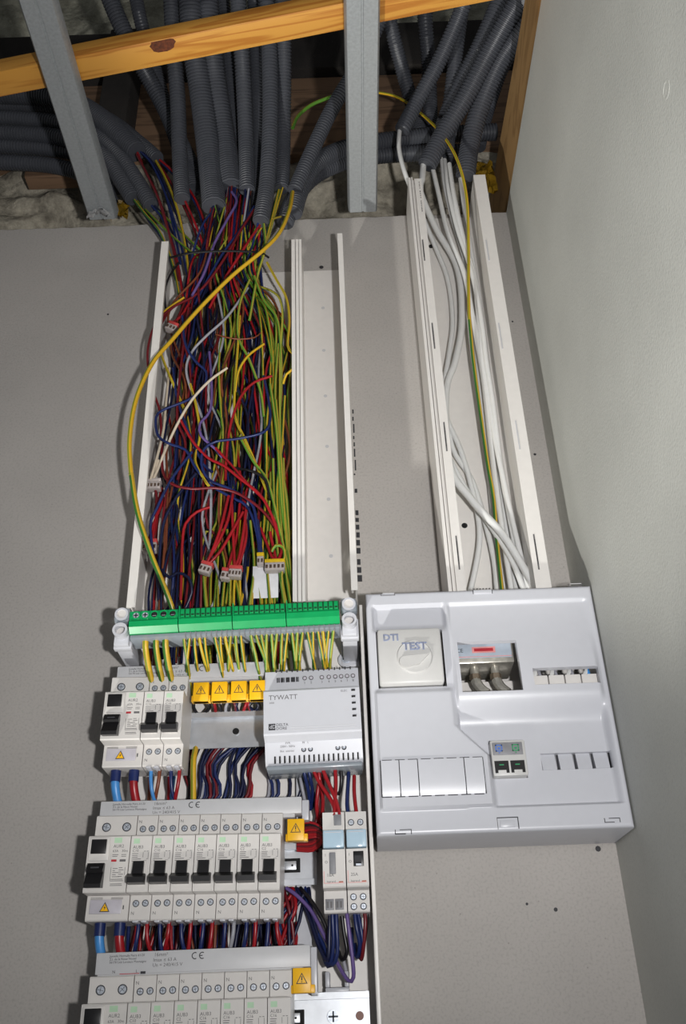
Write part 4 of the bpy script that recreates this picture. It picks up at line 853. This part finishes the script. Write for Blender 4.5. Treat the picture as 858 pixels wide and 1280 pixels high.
top('blue', [(228, 395, -48), (232, 430, -50), (245, 452, -50), (258, 465, -50), (254, 485, -50), (235, 500, -52), (205, 512, -54), (195, 522, -54), (198, 545, -52), (215, 556, -50), (232, 562, -50), (245, 585, -48), (262, 605, -46), (290, 622, -46), (308, 632, -48), (320, 660, -48), (325, 700, -44)])
top('blue', [(330, 470, -46), (336, 500, -48), (338, 525, -50), (330, 540, -52), (300, 548, -52), (270, 552, -52), (255, 562, -52), (252, 580, -50), (262, 600, -48), (290, 612, -48), (315, 630, -50), (322, 660, -50), (328, 695, -46)])
top('whitew', [(284, 460, -50), (262, 476, -52), (240, 500, -52), (222, 530, -50), (208, 560, -48), (196, 590, -46), (190, 602, -46)])
top('whitew', [(212, 460, -40), (208, 500, -42), (204, 540, -46), (194, 580, -48), (188, 600, -48)])
top('red', [(340, 470, -48), (318, 478, -50), (302, 495, -52), (290, 525, -52), (284, 560, -48), (282, 600, -42)])
top('red', [(226, 525, -50), (240, 550, -52), (260, 572, -52), (280, 582, -54), (300, 598, -54), (325, 618, -54), (338, 640, -52), (348, 665, -48), (354, 700, -46)])
top('red', [(270, 560, -50), (290, 582, -52), (310, 605, -54), (330, 625, -52), (342, 650, -50), (350, 680, -46), (352, 702, -44)])
top('purple', [(262, 440, -44), (265, 490, -46), (262, 515, -48), (250, 530, -50), (252, 545, -50), (268, 560, -48), (278, 572, -44)])
top('gyy', [(300, 395, -48), (297, 440, -50), (294, 480, -50), (294, 520, -48), (306, 548, -48), (320, 580, -46), (336, 620, -42)])
top('gyy', [(330, 430, -48), (310, 445, -52), (298, 465, -52), (294, 490, -50)])
top('gy3', [(312, 350, -48), (300, 380, -50), (298, 420, -50), (312, 450, -50), (326, 490, -46), (330, 520, -44)])
top('gy3', [(318, 345, -48), (330, 375, -50), (345, 395, -52), (350, 420, -50), (352, 470, -46), (350, 520, -46)])
top('gyy', [(334, 328, -50), (346, 350, -52), (358, 372, -52), (362, 400, -50), (360, 432, -50), (368, 445, -54), (367, 460, -54), (358, 468, -52), (354, 480, -48)])
top('gy3', [(300, 545, -46), (316, 575, -48), (334, 600, -48), (345, 640, -50), (356, 690, -48), (368, 745, -40)])
top('gyy', [(238, 480, -46), (246, 510, -46), (250, 545, -44), (244, 575, -46), (256, 600, -48), (262, 608, -46)])
top('gy', [(345, 500, -48), (350, 560, -50), (354, 620, -50), (358, 680, -48), (366, 745, -40)]); top('gy3', [(338, 480, -48), (346, 540, -50), (350, 600, -50), (356, 660, -48), (372, 750, -38)])
top('gy2', [(356, 495, -44), (352, 560, -46), (346, 620, -46), (352, 690, -44), (360, 750, -36)]); top('gy3', [(348, 430, -44), (344, 500, -46), (352, 580, -48), (360, 650, -46), (364, 750, -36)])
top('red', [(262, 634, -46), (246, 640, -48), (232, 655, -48), (228, 680, -46), (227, 715, -40), (226, 750, -34)])
top('navy', [(245, 592, -48), (222, 620, -50), (206, 650, -48), (200, 690, -44), (198, 750, -36)]); top('blue', [(240, 565, -50), (214, 600, -52), (196, 636, -50), (188, 660, -46), (196, 720, -38), (200, 755, -34)])
top('navy', [(202, 712, -40), (212, 722, -44), (222, 716, -46), (236, 722, -46), (240, 740, -42), (232, 760, -36)]); top('blackw', [(294, 585, -48), (318, 590, -50), (332, 600, -50), (338, 625, -48)])
top('blue', [(216, 460, -44), (222, 500, -46), (236, 540, -46), (254, 580, -44), (266, 590, -44)]); top('dred', [(236, 385, -46), (230, 430, -46), (224, 480, -46), (222, 525, -48), (232, 555, -48), (222, 600, -44)])
# red and blue tails into lever-less connectors
def wago(cpx, y, w, h, d, stripe, rz, label, tails, n):
    c = P(*cpx, y); t = thing('wire_connector', label, 'wire connector', c, rz, 'clear push-in wire connectors')
    m = MB(); m.box(-w/2, w/2, -d/2, d/2, -h, 0, 'wclear', 1); m.build('clear_body', t)
    m = MB(); m.box(-w/2-.3, w/2+.3, -d/2-.3, d/2+.3, 0, h*.42, stripe, .8); m.build('coloured_collar', t)
    m = MB()
    for k in range(n): x = -w/2+(k+.5)*w/n; m.box(x-w/n*.3, x+w/n*.3, -d/2-.4, -d/2, -h*.75, -h*.3, 'copper', .3); m.cyl((x, 0, -h*.9), (0, 0, h*.8), 1, 'copper', 6)
    m.build('contact', t)
    for (cc, pts) in tails: wpx(cc, pts+[(cpx[0]+R.uniform(-4, 4), cpx[1]-3, y)], 1.6, where='ending in clear connectors', step=6)
wago((259, 708, ), -52, 12, 9, 9, 'redst', .35, 'clear connector with red collar holding three red wires, leftmost of the group', [('red', [(292, 615, -46), (285, 650, -52), (272, 680, -54)]), ('red', [(286, 620, -48), (276, 660, -54), (265, 690, -54)]), ('red', [(304, 640, -50), (290, 665, -54), (275, 690, -54)])], 3)
wago((284, 716), -50, 10, 9, 9, 'redst', .2, 'clear connector with red collar, middle of the group', [('red', [(300, 630, -44), (296, 670, -50), (288, 700, -52)])], 2)
wago((295, 713), -54, 13, 9, 9, 'redst', .1, 'clear connector with red collar holding red wires, below the blue pair', [('red', [(290, 630, -48), (292, 670, -52), (293, 700, -54)]), ('red', [(308, 638, -50), (304, 670, -54), (298, 700, -54)]), ('red', [(306, 640, -46), (308, 670, -52), (302, 696, -54)])], 4)
wago((344, 705), -52, 20, 9, 9, 'yelst', 0, 'wide clear connector with yellow collar right of the bundle', [('red', [(338, 665, -50), (342, 685, -52)]), ('red', [(326, 660, -46), (334, 680, -50), (340, 696, -52)]), ('red', [(350, 672, -46), (352, 690, -52)])], 5)
wago((326, 697), -48, 7, 10, 8, 'yelst', 0, 'small clear connector with yellow collar holding two blue wires', [('blue', [(322, 650, -48), (326, 680, -48)]), ('blue', [(316, 645, -46), (322, 670, -48)])], 2)
wago((193, 604), -44, 15, 9, 9, 'wclear', 0, 'clear connector with ivory wires at the left of the trunking', [('whitew', [(198, 575, -46)]), ('dred', [(194, 640, -40), (196, 622, -42)])], 4)
wago((188, 680), -36, 15, 10, 9, 'redst', 0, 'clear connector with red collar by the left wall of the trunking', [('red', [(202, 610, -36), (196, 640, -38)]), ('red', [(206, 622, -36), (192, 655, -38)])], 4)
wago((217, 408), -40, 13, 9, 9, 'redst', .5, 'clear connector with red collar high on the left of the bundle', [('red', [(236, 380, -38), (226, 396, -40)]), ('dred', [(232, 376, -36), (222, 398, -40)])], 3)
q = P(332, 732, -44); o = MB().box(q[0]-13, q[0]+13, -44.6, -44, q[2]-14, q[2]+22, 'paper', .2).build('paper_tag'); o.rotation_euler = (0, 0, 0); tag(o, 'white paper tag tucked among the earth wires above the terminal bar', 'paper tag')
wpx('gy', [(340, 690, -56), (345, 682, -58), (354, 684, -58), (356, 695, -56), (352, 720, -50), (358, 755, -42)], 1.6, label='green and yellow wire hooked over the yellow collared connector', group='hooked earth wire')
# cable tie round the bundle
tie = [(213, 322, -40), (222, 320, -50), (240, 316, -56), (270, 314, -58), (300, 314, -58), (325, 316, -54), (336, 322, -44)]
c = spline([P(*p) for p in tie], 4); o = MB().sweep(c, 1.5, 'tie', 6).build('cable_tie'); tag(o, 'black cable tie holding the wire bundle together below the conduits', 'cable tie')
wpx('blackw', [(224, 328, -44), (212, 345, -46), (206, 365, -44), (207, 385, -40)], 1.3, label='black tail of the cable tie curling left of the bundle', group='cable tie tail')
wpx('brownw', [(270, 418, -46), (285, 422, -52), (300, 424, -52), (318, 422, -50), (326, 416, -46)], .9, label='thin brown tie looped round the middle of the bundle', group='thin tie')

# earth wires entering the terminal bar from below and from behind
WE = 'entering the green terminal bar'
def bar_pt(f, dz=0, y=-80): q = ta+(tb-ta)*f; return np.array([q[0], y, q[2]+dz])
R = random.Random(5)
for f, c, r in ((.055, 'gyy', 3.0), (.105, 'gy2', 3.0), (.15, 'gy2', 3.2)):
    p = bar_pt(f+.015, -9, -76); wire(c, [p, p+[0, 2, -12], p+[2, 12, -28], p+[6, 24, -46], p+[10, 30, -62]], r, where=WE, step=5)
for k in range(30):
    f = (SW+4+k*(L-SW-6)/30)/L
    if R.random() < .1: continue
    p = bar_pt(f, -8, -77); dx = R.uniform(-6, 6); dx += 12 if .55 < f < .62 else 0
    c = R.choice(['gy', 'gy2', 'gy3', 'gyy'])
    wire(c, [p+[0, 0, 6], p+[0, 1, -9], p+[dx*.5, 12, -22], p+[dx, 28, -R.uniform(32, 40)], p+[dx*1.3, 48, -R.uniform(40, 54)], p+[dx*1.3, 58, -30]], 1.5, where=WE, step=5)
for k in range(17):
    x = R.uniform(92, 172); c = R.choice(['gy', 'gy2', 'gy3', 'gyy', 'gy']); xe = x+R.uniform(-8, 12)
    wire(c, [(x+R.uniform(-8, 8), R.uniform(-46, -26), 330+R.uniform(-10, 40)), (x+R.uniform(-4, 4), R.uniform(-48, -30), 290), (xe, R.uniform(-52, -40), 240), (xe+2, -42, 205), (xe+4, -30, 180)], 1.5, where='dropping behind the green terminal bar', step=7)
for x in (150, 156, 161): wire('gy3', [(x, -44, 420), (x+2, -46, 350), (x+8, -48, 280), (x+14, -46, 235), (x+18, -34, 200)], 1.5, where=WE)

# ------------------------------------------------------------------ wires between the rows
R = random.Random(21); BG = MB()
def fr(x0, z, tl, x, y, dz): return np.array([x0+x*math.cos(tl), y, z-x*math.sin(tl)+dz])
for rn, z, tl, x0, seq, zt in (('top', Z1+2, T1, 1.2, ['lblue', 'brownw', 'blue', 'red'], 45), ('middle', Z2, T2, 0, ['blue', 'red', 'blue', 'red', 'blue', 'red', 'blue', 'red', 'blue', 'greyw', 'blue', 'red', 'blue', 'red'], -76)):
    wh = f'looping under the {rn} breaker row'
    for x, c in ((9.5, 'lblue'), (26, 'red')):
        p = fr(x0, z, tl, x, -46, -41); wire(c, [p+[0, 0, 6], p+[0, 0, -10], p+[2, 4, -24], p+[7, 14, -42], p+[10, 22, -60]], 3.9, label=f'thick {CN[c]} supply wire under the {rn} differential switch', group='thick supply wires', step=4, n=10)
        o = MB().cyl(p+[0, 0, 2], (0, 0, -13), 4.7, 'blue', 14).build('wire_ferrule'); tag(o, f'blue plastic sleeve on the thick {CN[c]} wire under the {rn} row', 'wire sleeve', 'blue wire sleeves')
    for k, c in enumerate(seq):
        x = 36+(k//2)*18+(5.6 if k % 2 == 0 else 13); p = fr(x0, z, tl, x, -46, -40); s = 1 if R.random() < .6 else -1
        dpt = R.uniform(24, 36)
        wire(c, [p+[0, 0, 5], p+[0, -1, -9], p+[s*2, 2, -dpt*.7], p+[s*6, 12, -dpt], p+[s*12, 22, -dpt*.9], p+[s*14, 28, -dpt*.5], p+[s*15, 30, 0]] if k % 3 != 2 else [p+[0, 0, 5], p+[0, 0, -9], p+[s*2, 5, -24], p+[s*8, 18, -38], p+[s*12, 24, -56]], 1.75, where=wh, step=4)
    # background wires
    for k in range(30 if rn == 'top' else 60):
        a = (R.uniform(58, 100) if k < 22 else R.uniform(100, 150)) if rn == 'top' else R.uniform(30, 168); b = a+(R.uniform(-40, 40) if rn == 'middle' else R.uniform(18, 62)); y = R.uniform(-24, -11)
        c = R.choice(['blue', 'navy', 'red', 'dred', 'blackw', 'navy', 'blue', 'brownw']) if rn == 'middle' else R.choice(['blue', 'navy', 'red', 'dred', 'blackw', 'greyw', 'navy', 'blue'])
        zt0, zb0 = (z-22, z-84) if rn == 'middle' else (z-4, z-88); y = y if rn == 'middle' else R.uniform(-17, -10); b = min(178, max(20, b))
        BG.sweep(spline([(b, y, zt0), ((a+b)/2+R.uniform(-5, 5), y-2, (zt0*2+zb0)/3), ((a+b)/2+R.uniform(-5, 5), y-2, (zt0+zb0*2)/3), (a, y, zb0)], 9), 1.6, c, 6)
p = fr(1.2, Z1, T1, 73, -34, -20); wire('gyy', [p+[4, 12, 8], p+[4, 0, -8], p+[5, 2, -36], p+[6, 4, -62]], 2.8, label='thick yellow earth wire dropping beside the second top breaker', group='thick earth wire')
for k in range(14):
    x = R.uniform(72, 140); BG.sweep(spline([(x, -30, 168), (x+2, -33, 155), (x+R.uniform(-8, 8), -30, 147), (x+R.uniform(-8, 8), -14, 140)], 5), 1.7, R.choice(['red', 'blackw', 'navy', 'dred', 'greyw']), 6)
# bundle looping at the ends of the middle comb
for k in range(7):
    q = P(388, 1034+k*2.2, -34); wire(R.choice(['red', 'blackw', 'navy', 'dred', 'blue']), [q+[-12, 6, 4-k], q+[0, 0, 4-k*.6], q+[8, -2, 0], q+[10, -1, -4], q+[2, 2, -8-k*.4], q+[-12, 6, -9]], 1.5, where='looped beside the middle yellow cover', step=4)
# wires from the meter down to the two narrow modules
WM = 'hanging under the white meter'
for c, pts in [('blue', [(378, 948, -46), (381, 968, -44), (386, 990, -34), (388, 1012, -20)]), ('blue', [(383, 948, -46), (388, 972, -44), (391, 990, -30), (390, 1010, -18)]), ('red', [(388, 948, -46), (396, 972, -46), (414, 1000, -52), (421, 1020, -56)]), ('red', [(398, 948, -46), (408, 972, -50), (420, 1000, -56), (425, 1020, -57)]), ('red', [(396, 948, -44), (400, 975, -42), (404, 1000, -34), (402, 1022, -26)]), ('red', [(418, 948, -46), (420, 975, -50), (419, 1000, -54), (418, 1020, -57)]), ('red', [(402, 950, -40), (398, 985, -40), (396, 1010, -34), (400, 1030, -24)]), ('blackw', [(425, 948, -46), (427, 975, -44), (424, 992, -38), (414, 985, -30), (408, 965, -26)]),
               ('blue', [(436, 965, -40), (435, 985, -46), (434, 1005, -52), (436, 1022, -56)]), ('red', [(443, 970, -40), (443, 990, -48), (445, 1010, -54), (447, 1022, -56)]), ('navy', [(380, 960, -24), (378, 985, -22), (372, 1000, -20)]), ('greyw', [(372, 955, -30), (378, 985, -28), (382, 1005, -22)]), ('dred', [(400, 985, -26), (398, 1010, -24), (394, 1040, -22), (396, 1065, -18)]), ('blackw', [(392, 990, -20), (396, 1020, -18), (398, 1060, -16)]), ('dred', [(404, 970, -18), (404, 1010, -16), (402, 1060, -14)])]:
    wpx(c, pts, 1.75, where=WM, step=4)
WN = 'looping under the narrow modules'
for c, pts in [('blue', [(415, 1128, -50), (416, 1150, -50), (417, 1180, -46), (413, 1205, -40), (405, 1195, -32), (392, 1165, -26), (384, 1130, -22), (382, 1109, -17)]), ('blue', [(420, 1128, -50), (421, 1160, -50), (422, 1190, -46), (416, 1206, -42), (404, 1180, -34), (390, 1150, -26), (380, 1112, -17)]), ('navy', [(413, 1128, -46), (412, 1165, -46), (410, 1200, -42), (400, 1185, -36), (388, 1150, -30), (372, 1110, -17)]),
               ('purple', [(432, 1128, -50), (436, 1160, -50), (441, 1200, -46), (442, 1222, -42), (436, 1226, -38), (424, 1208, -34), (408, 1175, -32), (390, 1140, -30), (372, 1120, -28), (358, 1110, -24)]), ('blue', [(443, 1138, -48), (446, 1160, -48), (450, 1180, -44), (447, 1196, -38), (441, 1185, -30), (440, 1160, -24)]), ('blue', [(447, 1138, -46), (452, 1165, -46), (454, 1185, -42), (450, 1197, -36), (444, 1180, -28)]), ('dred', [(456, 1138, -48), (457, 1155, -48), (455, 1180, -44), (452, 1199, -38), (448, 1190, -30)]), ('blackw', [(459, 1138, -46), (458, 1160, -44), (454, 1185, -40)]), ('blackw', [(427, 1140, -40), (430, 1165, -38), (434, 1190, -36), (428, 1200, -30), (420, 1180, -22)]), ('blackw', [(376, 1110, -20), (392, 1130, -34), (408, 1160, -36), (412, 1185, -34)]), ('navy', [(386, 1110, -18), (390, 1140, -28), (400, 1180, -32), (410, 1208, -36), (420, 1200, -38)]), ('greyw', [(428, 1195, -24), (432, 1210, -22), (434, 1222, -20)]),
               ('dred', [(362, 1110, -16), (366, 1130, -22), (362, 1165, -20), (352, 1190, -18)]), ('dred', [(354, 1110, -16), (360, 1130, -24), (366, 1160, -22), (368, 1190, -18)]), ('blue', [(372, 1110, -16), (368, 1140, -20), (356, 1175, -18)]), ('red', [(366, 1110, -17), (370, 1135, -26), (358, 1160, -22), (350, 1185, -18)])]:
    wpx(c, pts, 1.7, where=WN, step=4)

tag(BG.build('background_wires', sharp=80), 'mass of dark red and blue wires deep behind the breaker rows', 'wires', kind='stuff')
